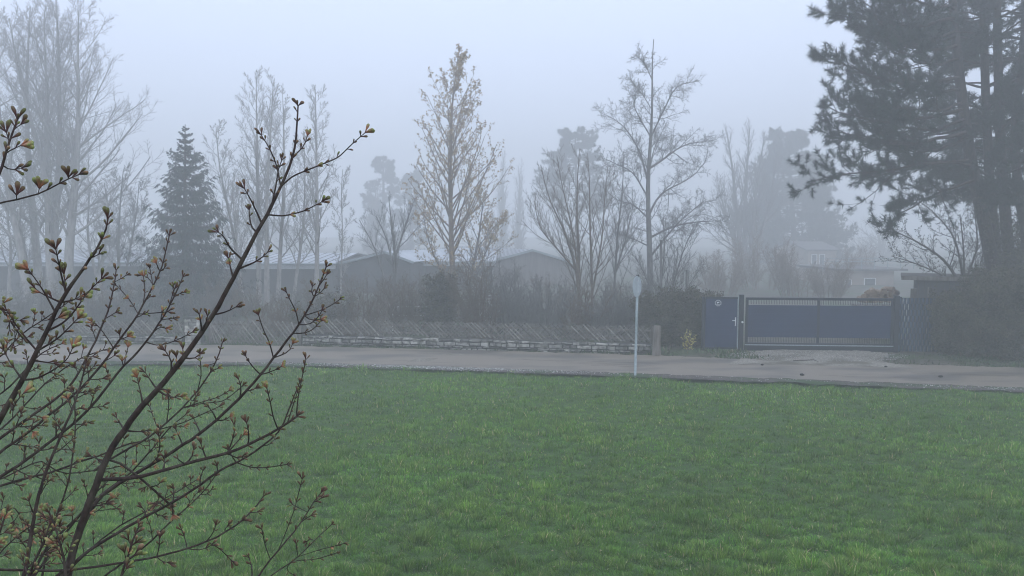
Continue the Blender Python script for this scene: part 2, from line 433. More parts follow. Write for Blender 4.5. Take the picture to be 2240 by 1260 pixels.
def pl_lawn(N):
    y = (6.8 ** -.6 + rs.random(N) * (21 ** -.6 - 6.8 ** -.6)) ** (-1 / .6); x = rs.uniform(-1, 1, N) * (y * .7 + 1)
    return x, y, field_z(x, y) + rs.uniform(.02, .06, N)
scatter_stones('fallen_leaves', 700, pl_lawn, .007, .02, M['dry_leaf'], rs, .3)
def clod(px, py, s, label, seed):
    rr = np.random.default_rng(seed); c = gp(px, py, .08)
    m_ = MB(); n1, n2 = 9, 5; V = []
    for i in range(n2 + 1):
        for j in range(n1):
            ph = math.pi * i / n2; r = s * (.75 + .35 * rr.random())
            V.append(c + np.array([r * math.sin(ph) * math.cos(j * 6.283 / n1), r * .8 * math.sin(ph) * math.sin(j * 6.283 / n1), s * .35 + r * .5 * math.cos(ph)]))
    q = [(i * n1 + j, i * n1 + (j + 1) % n1, (i + 1) * n1 + (j + 1) % n1, (i + 1) * n1 + j) for i in range(n2) for j in range(n1)]
    m_.add(V, q); tag(m_.build('dirt_clod', M['dark'], None, True), label, 'dirt clod', 'dark clods lying on the road')
clod(1754, 821, .07, 'dark clod of dirt on the pale road in front of the gate', 1)
clod(2058, 825, .07, 'dark clod of dirt on the road before the right hedge', 2)
clod(1667, 799, .055, 'small dark clod at the edge of the gravel drive', 3)
clod(1938, 803, .05, 'tiny dark clod by the far road edge near the woven fence', 4)
# cracks in the asphalt
rk = np.random.default_rng(17)
mb = MB()
for _ in range(16):
    x0 = rk.uniform(-15, 13); f0 = rk.uniform(.1, .9); pth = []
    yl = lambda x, f: interp_line(FRONT, x) * (1 - f) + interp_line(BACK, x) * f
    long_ = rk.random() < .6; n_ = rk.integers(5, 11)
    for k in range(n_):
        pth.append((x0, yl(x0, f0))); x0 += rk.uniform(.2, .5) if long_ else rk.normal(0, .12); f0 = np.clip(f0 + (rk.normal(0, .015) if long_ else rk.uniform(.03, .07)), .02, .98)
    for a, b in zip(pth[:-1], pth[1:]):
        w_ = rk.uniform(.008, .018); mb.add([(a[0], a[1] - w_, .0795), (b[0], b[1] - w_ * .7, .0795), (b[0], b[1] + w_ * .7, .0795), (a[0], a[1] + w_, .0795)], [(0, 1, 2, 3)])
struct(mb.build('road_cracks', M['verge']))
# broken twig lying on the drive
mb = MB(); mb.tube([gp(1735, 789, .1), gp(1755, 788, .11), gp(1780, 787, .09), gp(1790, 791, .1)], [.015, .018, .012, .006], 5)
tag(mb.build('fallen_twig', M['bark_dark']), 'thin dark fallen twig lying on the gravel drive', 'twig')

# ---------------------------------------------------------------- lattice fences on the stone wall
WL = [(150, 752), (400, 754), (700, 758), (1120, 771), (1425, 779)]      # foot of the wall
def wall_pt(px, z=0.0):
    a = np.array(WL); return gp(px, np.interp(px, a[:, 0], a[:, 1])) + np.array([0, 0, z])
def stone_wall(pa, pb, z0, z1, label, seed):
    A = wall_pt(pa); B = wall_pt(pb); L = np.linalg.norm(B - A); d = (B - A) / L; n = np.array([d[1], -d[0], 0])
    t = thing('stone_wall', (A + B) / 2, label, 'stone wall', 'low stone walls under the lattice fence')
    rr = np.random.default_rng(seed)
    mb = MB(); mb.box((A + B) / 2 - n * .16 + [0, 0, -.05], d * L, n * .26, (0, 0, z1 + .03)); mb.build('core', M['stonecore'], t)
    V, Q, cols = [], [], []
    z = z0; nb = 0
    while z < z1 - .02:
        h = min(rr.uniform(.07, .15), z1 - z); x = rr.uniform(-.2, 0)
        while x < L:
            wd = rr.uniform(.16, .52); a, b = max(x, 0), min(x + wd, L)
            if b - a > .05:
                pr = rr.uniform(.0, .035); g_ = .012
                base = A + d * (a + b) / 2
                w2 = (b - a) / 2 - g_
                jit = rr.normal(0, .014, (8, 3))
                vs = []
                for k, (zz) in enumerate((z + g_ * .7, z + h - g_ * .7)):
                    for (sx, off, inn) in ((-1, 0, 0), (1, 0, 0), (1, pr + .02, .016), (-1, pr + .02, .016)):
                        vs.append(base + d * sx * (w2 - inn) + n * (-.08 + (off + .08 if off else 0)) + np.array([0, 0, zz + (inn if k == 0 else -inn)]))
                V += list(np.array(vs) + jit * [1, .5, 1]); cols += [[rr.uniform(.3, 1.0)] * 3] * 8
                q = [(0, 1, 2, 3), (4, 7, 6, 5), (0, 4, 5, 1), (1, 5, 6, 2), (2, 6, 7, 3), (3, 7, 4, 0)]
                Q += [[i + nb for i in f] for f in q]; nb += 8
            x += wd
        z += h
    me = mesh_from('masonry', V, Q); col_attr(me, np.array(cols)); obj('masonry', me, M['stone'], t)
    return t, A, B, d, n
def lattice(pa, pb, z0, z1, off, label, sp=.15, lean=.66, seed=0, posts=True):
    A = wall_pt(pa); B = wall_pt(pb); L = np.linalg.norm(B - A); d = (B - A) / L; n = np.array([d[1], -d[0], 0])
    A = A - n * off; B = B - n * off
    rr = np.random.default_rng(seed)
    t = thing('lattice_fence', (A + B) / 2, label, 'fence', 'lattice fence sections along the lane')
    up = np.array([0, 0, 1.])
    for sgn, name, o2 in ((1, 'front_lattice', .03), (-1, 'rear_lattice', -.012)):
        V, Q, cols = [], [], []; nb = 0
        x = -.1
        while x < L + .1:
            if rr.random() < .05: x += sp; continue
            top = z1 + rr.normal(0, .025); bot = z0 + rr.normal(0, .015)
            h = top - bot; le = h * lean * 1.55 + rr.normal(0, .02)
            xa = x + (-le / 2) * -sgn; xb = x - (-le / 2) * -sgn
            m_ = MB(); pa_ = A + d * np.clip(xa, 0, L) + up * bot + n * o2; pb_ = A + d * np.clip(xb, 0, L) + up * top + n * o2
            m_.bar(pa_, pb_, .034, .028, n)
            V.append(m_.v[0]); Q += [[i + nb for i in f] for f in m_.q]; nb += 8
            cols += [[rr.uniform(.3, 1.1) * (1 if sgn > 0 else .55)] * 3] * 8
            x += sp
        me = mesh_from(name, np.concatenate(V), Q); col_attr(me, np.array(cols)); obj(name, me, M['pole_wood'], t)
    for z in (z0 + .1, z1 - .14):
        mb = MB(); mb.bar(A + up * z + n * .009 - n * .0, B + up * z + n * .009, .05, .024, n); mb.build('rail', M['old_wood'], t)
    if posts:
        k = max(2, int(L / 2.4))
        for i in range(k + 1):
            p_ = A + d * L * i / k - n * .075
            mb = MB(); mb.box(p_ + up * (z0 - .05), d * .09, n * .09, up * (z1 - z0 + .02), .05); mb.build('post', M['old_wood'], t)
    return t
stone_wall(150, 398, 0, .30, 'low mossy limestone wall left of the square stone pillar', 1)
stone_wall(662, 1424, 0, .40, 'long low limestone wall between the lattice gate and the sign pole', 2)
lattice(130, 400, .36, .84, .12, 'lattice fence on the left wall, partly hidden by budding shrub', seed=3)
lattice(458, 655, .06, .90, .02, 'tall wooden lattice gate section standing on the ground without a wall', sp=.16, lean=.5, seed=4)
lattice(662, 1424, .46, .98, .12, 'weathered wooden lattice fence on top of the long limestone wall', seed=5)
# stone pillar
c = wall_pt(428); t = thing('stone_pillar', c, 'square stone pillar beside the lattice gate behind the budding shrub', 'pillar')
V = []; rr = np.random.default_rng(9)
mb = MB(); mb.box(c, (.46, 0, 0), (0, .46, 0), (0, 0, .98)); mb.build('core', M['stonecore'], t)
Vs, Qs, cols, nb = [], [], [], 0
z = 0
while z < .95:
    h = rr.uniform(.09, .14); x = -.27
    while x < .22:
        wd = min(rr.uniform(.14, .3), .27 - x); m_ = MB()
        m_.box(c + np.array([x + wd / 2, -.2, z + .008]), (wd - .02, 0, 0), (0, .16, 0), (0, 0, min(h, .99 - z) - .016))
        Vs.append(m_.v[0] + rr.normal(0, .006, (8, 3))); Qs += [[i + nb for i in f] for f in m_.q]; nb += 8; cols += [[rr.uniform(.5, 1.1)] * 3] * 8
        x += wd
    z += h
me = mesh_from('masonry', np.concatenate(Vs), Qs); col_attr(me, np.array(cols)); obj('masonry', me, M['stone'], t)
mb = MB(); mb.box(c + [0, 0, .99], (.6, 0, 0), (0, .58, 0), (0, 0, .06), .08); mb.build('capstone', M['stonecore'], t)
# wooden post at the wall's right end
c = gp(1436, 782); mb = MB(); mb.tube([c, c + [0, 0, .6], c + [.01, 0, 1.05]], [.15, .13, .12], 10)
tag(mb.build('wooden_post', M['old_wood'], None, True), 'thick weathered grey wooden post at the right end of the stone wall', 'post')
# street name style sign seen from the side on a leaning steel pole
SB = gp(1389, 826); ST = at(1395, 604, SB[1])
t = thing('road_sign', SB, 'round road sign seen almost edge on atop a slim grey steel pole', 'road sign')
mb = MB(); mb.tube([SB - [0, 0, .3], SB + (ST - SB) * .5, ST], .036, 14); mb.build('pole', M['galv'], t, True)
mb = MB(); mb.tube([ST - [0, 0, .01], ST + [0, 0, .035]], .042, 12); mb.build('cap', M['dark'], t, True)
top = at(1392, 608, SB[1]); hgt = (648 - 606) / F * SB[1]
# disc turned ~70 degrees away: the plate shows its back as a narrow ellipse
cc = SB + (ST - SB) * .90 + np.array([-.02, -.06, 0]); aa = math.radians(57); ux = np.array([math.cos(aa), math.sin(aa), 0]); uz = np.array([0, 0, 1.]); un = np.cross(ux, uz)
m_ = MB(); n_ = 40; R_ = .30
for s_ in (-.006, .006):
    m_.add([cc + un * s_] + [cc + un * s_ + (ux * math.cos(k * 6.2832 / n_) + uz * math.sin(k * 6.2832 / n_)) * R_ for k in range(n_)])
for k in range(n_):
    k2 = (k + 1) % n_
    m_.t.append([0, 1 + k, 1 + k2]); m_.t.append([n_ + 1, n_ + 2 + k2, n_ + 2 + k]); m_.q.append([1 + k, n_ + 2 + k, n_ + 2 + k2, 1 + k2])
m_.build('sign_plate', M['signback'], t)
for dz in (-.16, .16):
    m_ = MB(); m_.tube([cc + [.02, .06, dz - .02], cc + [.02, .06, dz + .02]], .046, 12); m_.build('clamp', M['steel'], t, True)
m_ = MB(); m_.bar(cc + [-.035, .0, -.30], cc + [-.035, .0, .29], .028, .02, (0, 1, 0)); m_.build('mounting_channel', M['dark'], t)

# ---------------------------------------------------------------- gate
GA = gp(1618, 768); GB = gp(1955, 772); gd = nrm(GB - GA); GL = np.linalg.norm(GB - GA); gn = np.array([gd[1], -gd[0], 0]); up = np.array([0, 0, 1.])
def zy(py, base):     # height above ground of photo row py on the vertical line through base
    return at(1120, py, base[1])[2]
t = thing('sliding_gate', (GA + GB) / 2, 'wide dark blue sliding gate of two solid panels with barred gaps above and below', 'gate')
zt = zy(650, GA)
zb = .10
def pg(s, z, off=0.0): return GA + gd * s + up * z + gn * off
s0, s1 = .17, GL - .05; sm = (s0 + s1) / 2 - .02
# frame
for (a, b, nm, wd) in ((pg(s0, zt - .05), pg(s1, zt - .05), 'top_rail', .085), (pg(s0, .27), pg(s1, .27), 'bottom_rail', .075)):
    mb = MB(); mb.bar(a, b, wd, .06, gn); mb.build(nm, M['gate_frame'], t)
mb = MB(); mb.bar(pg(s0 - .02, .13), pg(s1 + .02, .13), .19, .09, gn); mb.build('track_beam', M['gate_frame'], t)
for s in (s0 + .045, sm, s1 - .045):
    mb = MB(); mb.bar(pg(s, .31), pg(s, zt - .095), .09, .056, gn); mb.build('stile', M['gate_frame'], t)
for a, b in ((s0 + .09, sm - .045), (sm + .045, s1 - .09)):
    mb = MB(); mb.box(pg((a + b) / 2, .50), gd * (b - a), gn * .022, up * (zt - .27 - .50)); p_ = mb.build('panel', M['gate_blue'], t)
    mb = MB(); z = .62
    while z < zt - .35:
        mb.box(pg((a + b) / 2, z, .0125), gd * (b - a - .01), gn * .006, up * .012); z += .172
    mb.build('panel_ribs', M['gate_blue'], p_)
    for z0, z1, nm in ((zt - .245, zt - .095, 'upper_bars'), (.31, .50, 'lower_bars')):
        mb = MB(); k = int((b - a) / .055)
        for i in range(1, k):
            mb.box(pg(a + (b - a) * i / k, z0), gd * .011, gn * .012, up * (z1 - z0))
        mb.build(nm, M['gate_frame'], t)
mb = MB(); mb.bar(pg(s0, .235, .06), pg(s1, .235, .06), .03, .03, gn); mb.build('guide_strip', M['galv'], t)
for s, nm, lb in ((.02, 'gate_post', 'tall dark blue gate post with lock between the side door and sliding gate'), (GL + .03, 'gate_post', 'dark blue gate post at the right end of the sliding gate beside the woven fence')):
    tp = thing(nm, pg(s, 0), lb, 'gate post', 'posts of the sliding gate')
    hh = zt + (.07 if s < 1 else .06)
    mb = MB(); mb.box(pg(s, 0, .0), gd * .15, gn * .15, up * hh); mb.build('shaft', M['gate_frame'], tp)
    mb = MB(); mb.box(pg(s, hh), gd * .165, gn * .165, up * .02, .1); mb.build('cap', M['gate_frame'], tp)
    if s < 1:
        mb = MB(); mb.tube([pg(s + .03, 1.02, .076), pg(s + .03, 1.02, .11)], .035, 12); mb.build('lock_knob', M['white'], tp)
# side door
t = thing('side_door', pg(-.6, 0), 'narrow dark blue side door with a round pale emblem and metal handle', 'gate door')
dz = zt - .0
dd = 1.08
mb = MB(); mb.box(pg(-.11 - dd / 2, .13), gd * dd, gn * .03, up * (dz - .19)); lf = mb.build('leaf', M['gate_blue'], t)
mb = MB(); z = .4
while z < dz - .2:
    mb.box(pg(-.11 - dd / 2, z, .0165), gd * (dd - .12), gn * .006, up * .012); z += .17
mb.build('leaf_ribs', M['gate_blue'], lf)
fr = MB(); fr.bar(pg(-.11 - dd, dz - .03), pg(-.10, dz - .03), .06, .06, gn); fr.build('top_rail', M['gate_frame'], t)
fr = MB(); fr.bar(pg(-.11 - dd, .1), pg(-.10, .1), .07, .06, gn); fr.build('bottom_rail', M['gate_frame'], t)
mb = MB(); mb.box(pg(-.085, .04, .02), gd * .035, gn * .02, up * (dz - .02)); mb.build('edge_strip', M['galv'], t)
mb = MB(); mb.box(pg(-.17, .88, .036), gd * .035, gn * .01, up * .30); hp = mb.build('handle_plate', M['white'], t)
mb = MB(); mb.tube([pg(-.17, 1.07, .04), pg(-.17, 1.07, .085), pg(-.19, 1.07, .09), pg(-.29, 1.07, .088)], .013, 8); mb.build('handle', M['white'], t)
# octagonal outline badge with a small bird-like camera mark and a line of marks below
ec = pg(-.11 - .66, 1.67, .019)
def ring8(m_, r, wd, k=8, off=0):
    V = []
    for i in range(k):
        a = (i + .5) * 2 * math.pi / k
        V.append(ec + gn * off + gd * math.cos(a) * r + up * math.sin(a) * r); V.append(ec + gn * off + gd * math.cos(a) * (r - wd) + up * math.sin(a) * (r - wd))
    m_.add(V, [(2 * i, 2 * ((i + 1) % k), 2 * ((i + 1) % k) + 1, 2 * i + 1) for i in range(k)])
mb = MB(); ring8(mb, .115, .012); ring8(mb, .092, .006)
mb.add([ec + gd * -.045 + up * .035, ec + gd * .03 + up * .045, ec + gd * .035 + up * .012, ec + gd * -.03 + up * .0], [(0, 1, 2, 3)])
mb.add([ec + gd * .038 + up * .038, ec + gd * .058 + up * .03, ec + gd * .038 + up * .018], [], [(0, 1, 2)])
mb.add([ec + gd * -.02 + up * .0, ec + gd * .0 + up * .0, ec + gd * -.02 + up * -.018, ec + gd * -.04 + up * -.018], [(0, 1, 2, 3)])
for q_, wd in ((-.038, .06), (-.056, .045)):
    mb.add([ec + gd * -wd + up * q_, ec + gd * wd + up * q_, ec + gd * wd + up * (q_ - .008), ec + gd * -wd + up * (q_ - .008)], [(0, 1, 2, 3)])
mb.build('emblem', M['white'], t)
# hinge post and short blue fence left of the door, running into the hedge
mb = MB(); mb.box(pg(-1.26, 0), gd * .10, gn * .10, up * (dz + .0)); tag(mb.build('fence_post', M['gate_frame']), 'dark blue fence post carrying the side door next to the brown hedge', 'fence post')
# woven privacy fence to the right
t = thing('privacy_fence', pg(GL + 1.0, 0), 'dark blue fence of woven privacy strips between the gate and the right hedge', 'fence')
Lw = 4.4; zf = zt + .01
V, Q, cols, nb = [], [], [], 0; rr = np.random.default_rng(12)
nc = int(Lw / .062); nr = 9
for i in range(nc):
    s = GL + .15 + i * .062
    for j in range(nr):
        z = .06 + j * (zf - .06) / nr; h_ = (zf - .06) / nr
        front = (i + j) % 2 == 0
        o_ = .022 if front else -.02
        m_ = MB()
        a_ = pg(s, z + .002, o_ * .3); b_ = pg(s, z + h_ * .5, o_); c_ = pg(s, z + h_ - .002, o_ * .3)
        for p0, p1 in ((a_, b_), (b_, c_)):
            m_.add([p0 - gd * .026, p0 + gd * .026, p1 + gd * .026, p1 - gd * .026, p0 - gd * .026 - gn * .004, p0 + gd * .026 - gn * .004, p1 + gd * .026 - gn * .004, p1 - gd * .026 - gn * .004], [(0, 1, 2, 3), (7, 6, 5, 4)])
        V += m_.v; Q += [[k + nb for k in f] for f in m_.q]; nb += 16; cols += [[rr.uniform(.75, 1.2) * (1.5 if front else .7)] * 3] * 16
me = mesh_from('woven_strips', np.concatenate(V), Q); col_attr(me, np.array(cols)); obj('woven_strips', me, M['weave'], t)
mb = MB()
for j in range(nr + 1):
    z = .06 + j * (zf - .06) / nr; mb.bar(pg(GL + .12, z), pg(GL + .12 + Lw, z), .008, .008, gn)
mb.build('mesh_wires', M['gate_frame'], t)
for i in range(3):
    mb = MB(); mb.box(pg(GL + .2 + i * 2.1, 0, -.07), gd * .06, gn * .06, up * (zf + .03)); mb.build('post', M['gate_frame'], t)

# ---------------------------------------------------------------- buildings
def facepts(corners): return [np.asarray(c, float) for c in corners]
def roof_plane(mb, a, b, c, d, th=.06):
    """a,b lower edge; c,d upper edge (c above b)"""
    a, b, c, d = (np.asarray(v, float) for v in (a, b, c, d)); n = np.cross(b - a, d - a); n = n / np.linalg.norm(n) * th
    mb.add([a, b, c, d, a + n, b + n, c + n, d + n], [(0, 3, 2, 1), (4, 5, 6, 7), (0, 1, 5, 4), (1, 2, 6, 5), (2, 3, 7, 6), (3, 0, 4, 7)])
def seams(parent, a, b, c, d, sp, m, h=.05):
    a, b, c, d = (np.asarray(v, float) for v in (a, b, c, d)); k = int(np.linalg.norm(b - a) / sp); mb = MB()
    n = np.cross(b - a, d - a); n = n / np.linalg.norm(n)
    for i in range(k + 1):
        f = i / k; p0 = a + (b - a) * f; p1 = d + (c - d) * f
        mb.bar(p0 + n * .062, p1 + n * .062, .05, h, n)
    mb.build('roof_seams', m, parent)
# long hall, eaves towards the lane
def hall(px0, px1, Y, eave_py, ridge_py, depth, label, drop=0.0, fascia=.28, seed=0, gable=False):
    a = at(px0, eave_py, Y); b = at(px1, eave_py, Y); z = a[2]; b[2] = z
    zr = at(px0, ridge_py, Y + depth)[2]
    t = thing('hall', ((a[0] + b[0]) / 2, Y + depth / 2, 0), label, 'hall building', 'low halls behind the trees')
    mb = MB(); cx = (a[0] + b[0]) / 2; Lx = b[0] - a[0]
    mb.box((cx, Y + .4 + depth, -.1), (Lx - .6, 0, 0), (0, 2 * depth - .0, 0), (0, 0, z - .1)); wl = mb.build('wall', M['wall_dark'], t)
    mb = MB(); lo0, lo1 = (a[0], Y, z), (b[0], Y, z); up1, up0 = (b[0], Y + depth, zr), (a[0], Y + depth, zr)
    roof_plane(mb, lo0, lo1, up1, up0)
    roof_plane(mb, (b[0], Y + 2 * depth, z), (a[0], Y + 2 * depth, z), (a[0], Y + depth, zr), (b[0], Y + depth, zr))
    r = mb.build('roof', M['roof'], t); seams(r, lo0, lo1, up1, up0, .62, M['roof_tile'], .045)
    mb = MB(); mb.box((cx, Y - .03, z - fascia), (Lx, 0, 0), (0, .05, 0), (0, 0, fascia)); mb.build('fascia', M['steel'], t)
    mb = MB(); mb.tube([(a[0], Y - .12, z - .02), (b[0], Y - .12, z - .02)], .06, 8); mb.build('gutter', M['galv'], t, True)
    # gable infill
    for X in (a[0] + .3, b[0] - .3):
        mb = MB(); mb.add([(X, Y + .4, z - .2), (X, Y + 2 * depth, z - .2), (X, Y + depth, zr - .02), (X + .05, Y + .4, z - .2), (X + .05, Y + 2 * depth, z - .2), (X + .05, Y + depth, zr - .02)], [(0, 1, 4, 3), (1, 2, 5, 4), (2, 0, 3, 5)], [(0, 2, 1), (3, 4, 5)]); mb.build('gable', M['wall_brown'], t)
    return t
hall(-420, 330, 54, 574, 548, 9, 'long low hall with pale ribbed metal roof at the far left', seed=1)
hall(318, 735, 51, 577, 555, 7.5, 'low hall with wide pale eaves band between the spruce and the birches', fascia=.36, seed=2)
hall(790, 1085, 54, 573, 550, 7, 'low hall with pale metal roof behind the leafing tree', seed=3)
# gable hall, ridge running away to the left
def gable_hall(pk, left, right, Y, depthv, label, wallm, roofm):
    depthv = np.array(depthv, float)
    p = at(*pk, Y); l = at(*left, Y); r_ = at(*right, Y); dv = np.asarray(depthv, float)
    t = thing('hall', ((l[0] + r_[0]) / 2, Y, 0), label, 'hall building', 'low halls behind the trees')
    l2, r2 = l.copy(), r_.copy()
    mb = MB(); lo_l = np.array([l[0] + .3, Y + .3, -.1]); lo_r = np.array([r_[0] - .3, Y + .3, -.1]); il = l + [.3, .3, -.12]; ir = r_ + [-.3, .3, -.12]; ip = p + [0, .3, -.08]
    f = [lo_l, lo_r, ir, ip, il]; bk = [v + dv for v in f]
    mb.add(f + bk, [(0, 1, 6, 5), (1, 2, 7, 6), (2, 3, 8, 7), (3, 4, 9, 8), (4, 0, 5, 9), (0, 4, 2, 1), (5, 6, 7, 9)], [(4, 3, 2), (9, 7, 8)]); mb.build('wall', wallm, t)
    mb = MB(); roof_plane(mb, l + dv, l, p, p + dv); roof_plane(mb, r_, r_ + dv, p + dv, p); rf = mb.build('roof', roofm, t)
    seams(rf, l + dv, l, p, p + dv, .7, M['roof_tile'])
    for a, b in ((l, p), (p, r_)):
        mb = MB(); mb.bar(a + [0, -.02, -.02], b + [0, -.02, -.02], .16, .04, (0, 1, 0)); mb.build('barge_board', M['galv'], t)
    return t
gable_hall((1166, 547), (1068, 573), (1268, 577), 60, (-8, 18, 0), 'low gabled hall with a shallow pointed roof left of the tall bare tree', M['wall_brown'], M['roof'])
gable_hall((842, 551), (728, 579), (905, 574), 52, (5, 12, 0), 'low hall with a shallow slanting metal roof behind the small thin tree', M['wall_dark'], M['roof'])
# far white gabled house
def house(px0, px1, pyb, eave, peak, Y, dep, wallm, label, wins=(), roofm=None, name='house', ridge='x', grp=None):
    dep *= D(Y) / Y; Y = D(Y)
    a = at(px0, eave, Y); b = at(px1, eave, Y); z = a[2]; zp = at(px0, peak, Y + (dep / 2 if ridge == 'x' else 0))[2]; cx = (a[0] + b[0]) / 2; Lx = b[0] - a[0]
    t = thing(name, (cx, Y, 0), label, 'house', grp)
    mb = MB(); mb.box((cx, Y + dep / 2, -.1), (Lx, 0, 0), (0, dep, 0), (0, 0, z + .1)); mb.build('wall', wallm, t)
    mb = MB()
    if ridge == 'x':
        roof_plane(mb, (a[0] - .4, Y - .4, z), (b[0] + .4, Y - .4, z), (b[0] + .4, Y + dep / 2, zp), (a[0] - .4, Y + dep / 2, zp), .12)
        roof_plane(mb, (b[0] + .4, Y + dep + .4, z), (a[0] - .4, Y + dep + .4, z), (a[0] - .4, Y + dep / 2, zp), (b[0] + .4, Y + dep / 2, zp), .12)
        g_ = MB()
        for X in (a[0], b[0]): g_.add([(X, Y, z), (X, Y + dep, z), (X, Y + dep / 2, zp - .1)], [], [(0, 1, 2)])
        g_.build('gable', wallm, t)
    else:
        roof_plane(mb, (a[0] - .3, Y + dep, z), (a[0] - .3, Y - .3, z), (cx, Y - .3, zp), (cx, Y + dep, zp), .12)
        roof_plane(mb, (b[0] + .3, Y - .3, z), (b[0] + .3, Y + dep, z), (cx, Y + dep, zp), (cx, Y - .3, zp), .12)
        g_ = MB(); g_.add([(a[0], Y + .01, z), (b[0], Y + .01, z), (cx, Y + .01, zp - .05)], [], [(0, 1, 2)]); g_.build('gable', wallm, t)
    mb.build('roof', roofm or M['roof_tile'], t)
    for (wx0, wx1, wy0, wy1) in wins:
        A_ = at(wx0, wy0, Y); B_ = at(wx1, wy1, Y); mb = MB(); mb.box(((A_[0] + B_[0]) / 2, Y - .02, B_[2]), (B_[0] - A_[0], 0, 0), (0, .06, 0), (0, 0, A_[2] - B_[2])); wdw = mb.build('window', M['white'], t)
        mb = MB(); mb.box(((A_[0] + B_[0]) / 2, Y - .055, B_[2] + .07), (B_[0] - A_[0] - .16, 0, 0), (0, .02, 0), (0, 0, A_[2] - B_[2] - .14)); mb.build('pane', M['glass_dark'], wdw)
    return t
house(478, 600, 575, 505, 484, 60, 9, M['plaster_white'], 'faint white gabled house far behind the spruce in the fog', [(510, 522, 522, 540), (548, 560, 522, 540)], ridge='y')
house(1768, 1830, 640, 548, 530, 50, 6, M['plaster_beige'], 'faint beige house with tall white window frames behind the gate', [(1775, 1786, 556, 596), (1792, 1803, 556, 596), (1775, 1786, 606, 624), (1808, 1820, 606, 622)])
# flat-roofed annexe with a pale terrace rail
Yh = 60; a = at(1832, 592, Yh); b = at(1956, 592, Yh)
t = thing('annexe', ((a[0] + b[0]) / 2, Yh, 0), 'low beige flat-roofed annexe beyond the log pile and gate', 'building')
mb = MB(); mb.box(((a[0] + b[0]) / 2, Yh + 4, -.1), (b[0] - a[0], 0, 0), (0, 8, 0), (0, 0, a[2] + .1)); mb.build('wall', M['plaster_beige'], t)
mb = MB(); mb.box(((a[0] + b[0]) / 2 + .3, Yh + 3.9, a[2]), (b[0] - a[0] + 1.2, 0, 0), (0, 8.6, 0), (0, 0, .16)); mb.build('flat_roof', M['roof_tile'], t)
mb = MB()
for zz in (.45, .75, 1.0): mb.bar((a[0] - 1.2, Yh, a[2] + zz), (b[0] + 2.6, Yh, a[2] + zz), .045, .04)
for k in range(9): X = a[0] - 1.2 + k * (b[0] - a[0] + 3.8) / 8; mb.box((X, Yh, a[2] + .14), (.05, 0, 0), (0, .05, 0), (0, 0, .9))
mb.build('railing', M['galv'], t)
for (x0_, x1_, y0_, y1_) in ((1848, 1862, 610, 634), (1890, 1915, 608, 628)):
    A_ = at(x0_, y0_, Yh); B_ = at(x1_, y1_, Yh); mb = MB(); mb.box(((A_[0] + B_[0]) / 2, Yh - .02, B_[2]), (B_[0] - A_[0], 0, 0), (0, .06, 0), (0, 0, A_[2] - B_[2])); wdw = mb.build('window', M['white'], t)
    mb = MB(); mb.box(((A_[0] + B_[0]) / 2, Yh - .055, B_[2] + .06), (B_[0] - A_[0] - .14, 0, 0), (0, .02, 0), (0, 0, A_[2] - B_[2] - .12)); mb.build('pane', M['glass_dark'], wdw)
# wooden shed with a flat overhanging roof behind the right hedge
Ys = 28.0; sa = math.radians(27); e1 = np.array([math.cos(sa), -math.sin(sa), 0]); e2 = np.array([math.sin(sa), math.cos(sa), 0])
S0 = at(2003, 612, Ys); zs = S0[2]; S0[2] = 0; Ls, Ds = 3.6, 2.6
t = thing('shed', S0 + e1 * Ls / 2, 'dark wooden shed with a flat overhanging roof under the pine trees', 'shed')
mb = MB(); mb.box(S0 + e1 * Ls / 2 + e2 * Ds / 2, e1 * Ls, e2 * Ds, (0, 0, zs)); mb.build('wall', M['wall_dark'], t)
mb = MB()
for k in range(18): mb.box(S0 + e1 * (.1 + k * .2) - e2 * .012, e1 * .02, e2 * .018, (0, 0, zs - .02))
mb.build('board_battens', M['bark_dark'], t)
mb = MB(); mb.box(S0 + e1 * (Ls / 2 - .05) + e2 * Ds / 2 + [0, 0, zs + .003], e1 * (Ls + .85), e2 * (Ds + .3), (0, 0, .13)); mb.build('roof', M['bark_dark'], t)
mb = MB(); mb.bar(S0 + e1 * -.48 - e2 * .17 + [0, 0, zs + .07], S0 + e1 * (Ls + .38) - e2 * .17 + [0, 0, zs + .07], .15, .03, -e2); mb.build('roof_edge', M['old_wood'], t)
mb = MB(); mb.box(S0 + e1 * -.06 - e2 * .25, e1 * .2, e2 * .16, (0, 0, zs - .32)); mb.build('post', M['bark_dark'], t)
mb = MB(); mb.box(S0 + e1 * .42 - e2 * .25, e1 * .05, e2 * .05, (0, 0, zs - .25)); mb.build('post', M['old_wood'], t)
# log pile: every visible log a thing
rr = np.random.default_rng(31)
k = 0
for (px, py) in [(1893, 648), (1904, 645), (1915, 646), (1926, 647), (1937, 645), (1948, 643), (1898, 640), (1909, 637), (1921, 640), (1933, 636), (1945, 632), (1956, 640), (1887, 655), (1899, 656), (1912, 656), (1925, 656), (1938, 655), (1951, 653)]:
    c = at(px, py, 29.2); aa = rr.uniform(-.9, .9); dv = np.array([math.sin(aa), math.cos(aa), rr.normal(0, .12)]) * rr.uniform(.35, .5); r = rr.uniform(.09, .14)
    mb = MB(); mb.tube([c - dv * .5, c + dv * .5], r, 9)
    o = mb.build('firewood_log', M['log'], None); tag(o, 'pale split firewood log in the heap showing above the right half of the gate', 'log', 'logs heaped behind the gate')
# box crate carrying the heap
mb = MB(); c = at(1920, 665, 29.2); mb.box((c[0], 29.3, 0), (1.5, 0, 0), (0, 1.1, 0), (0, 0, max(.3, c[2] - .05)))
for i in range(5): mb.box((c[0] - .7 + i * .35, 28.72, 0), (.12, 0, 0), (0, .03, 0), (0, 0, max(.3, c[2])))
tag(mb.build('wood_crate', M['old_wood']), 'large wooden crate filled with split logs behind the gate', 'crate')
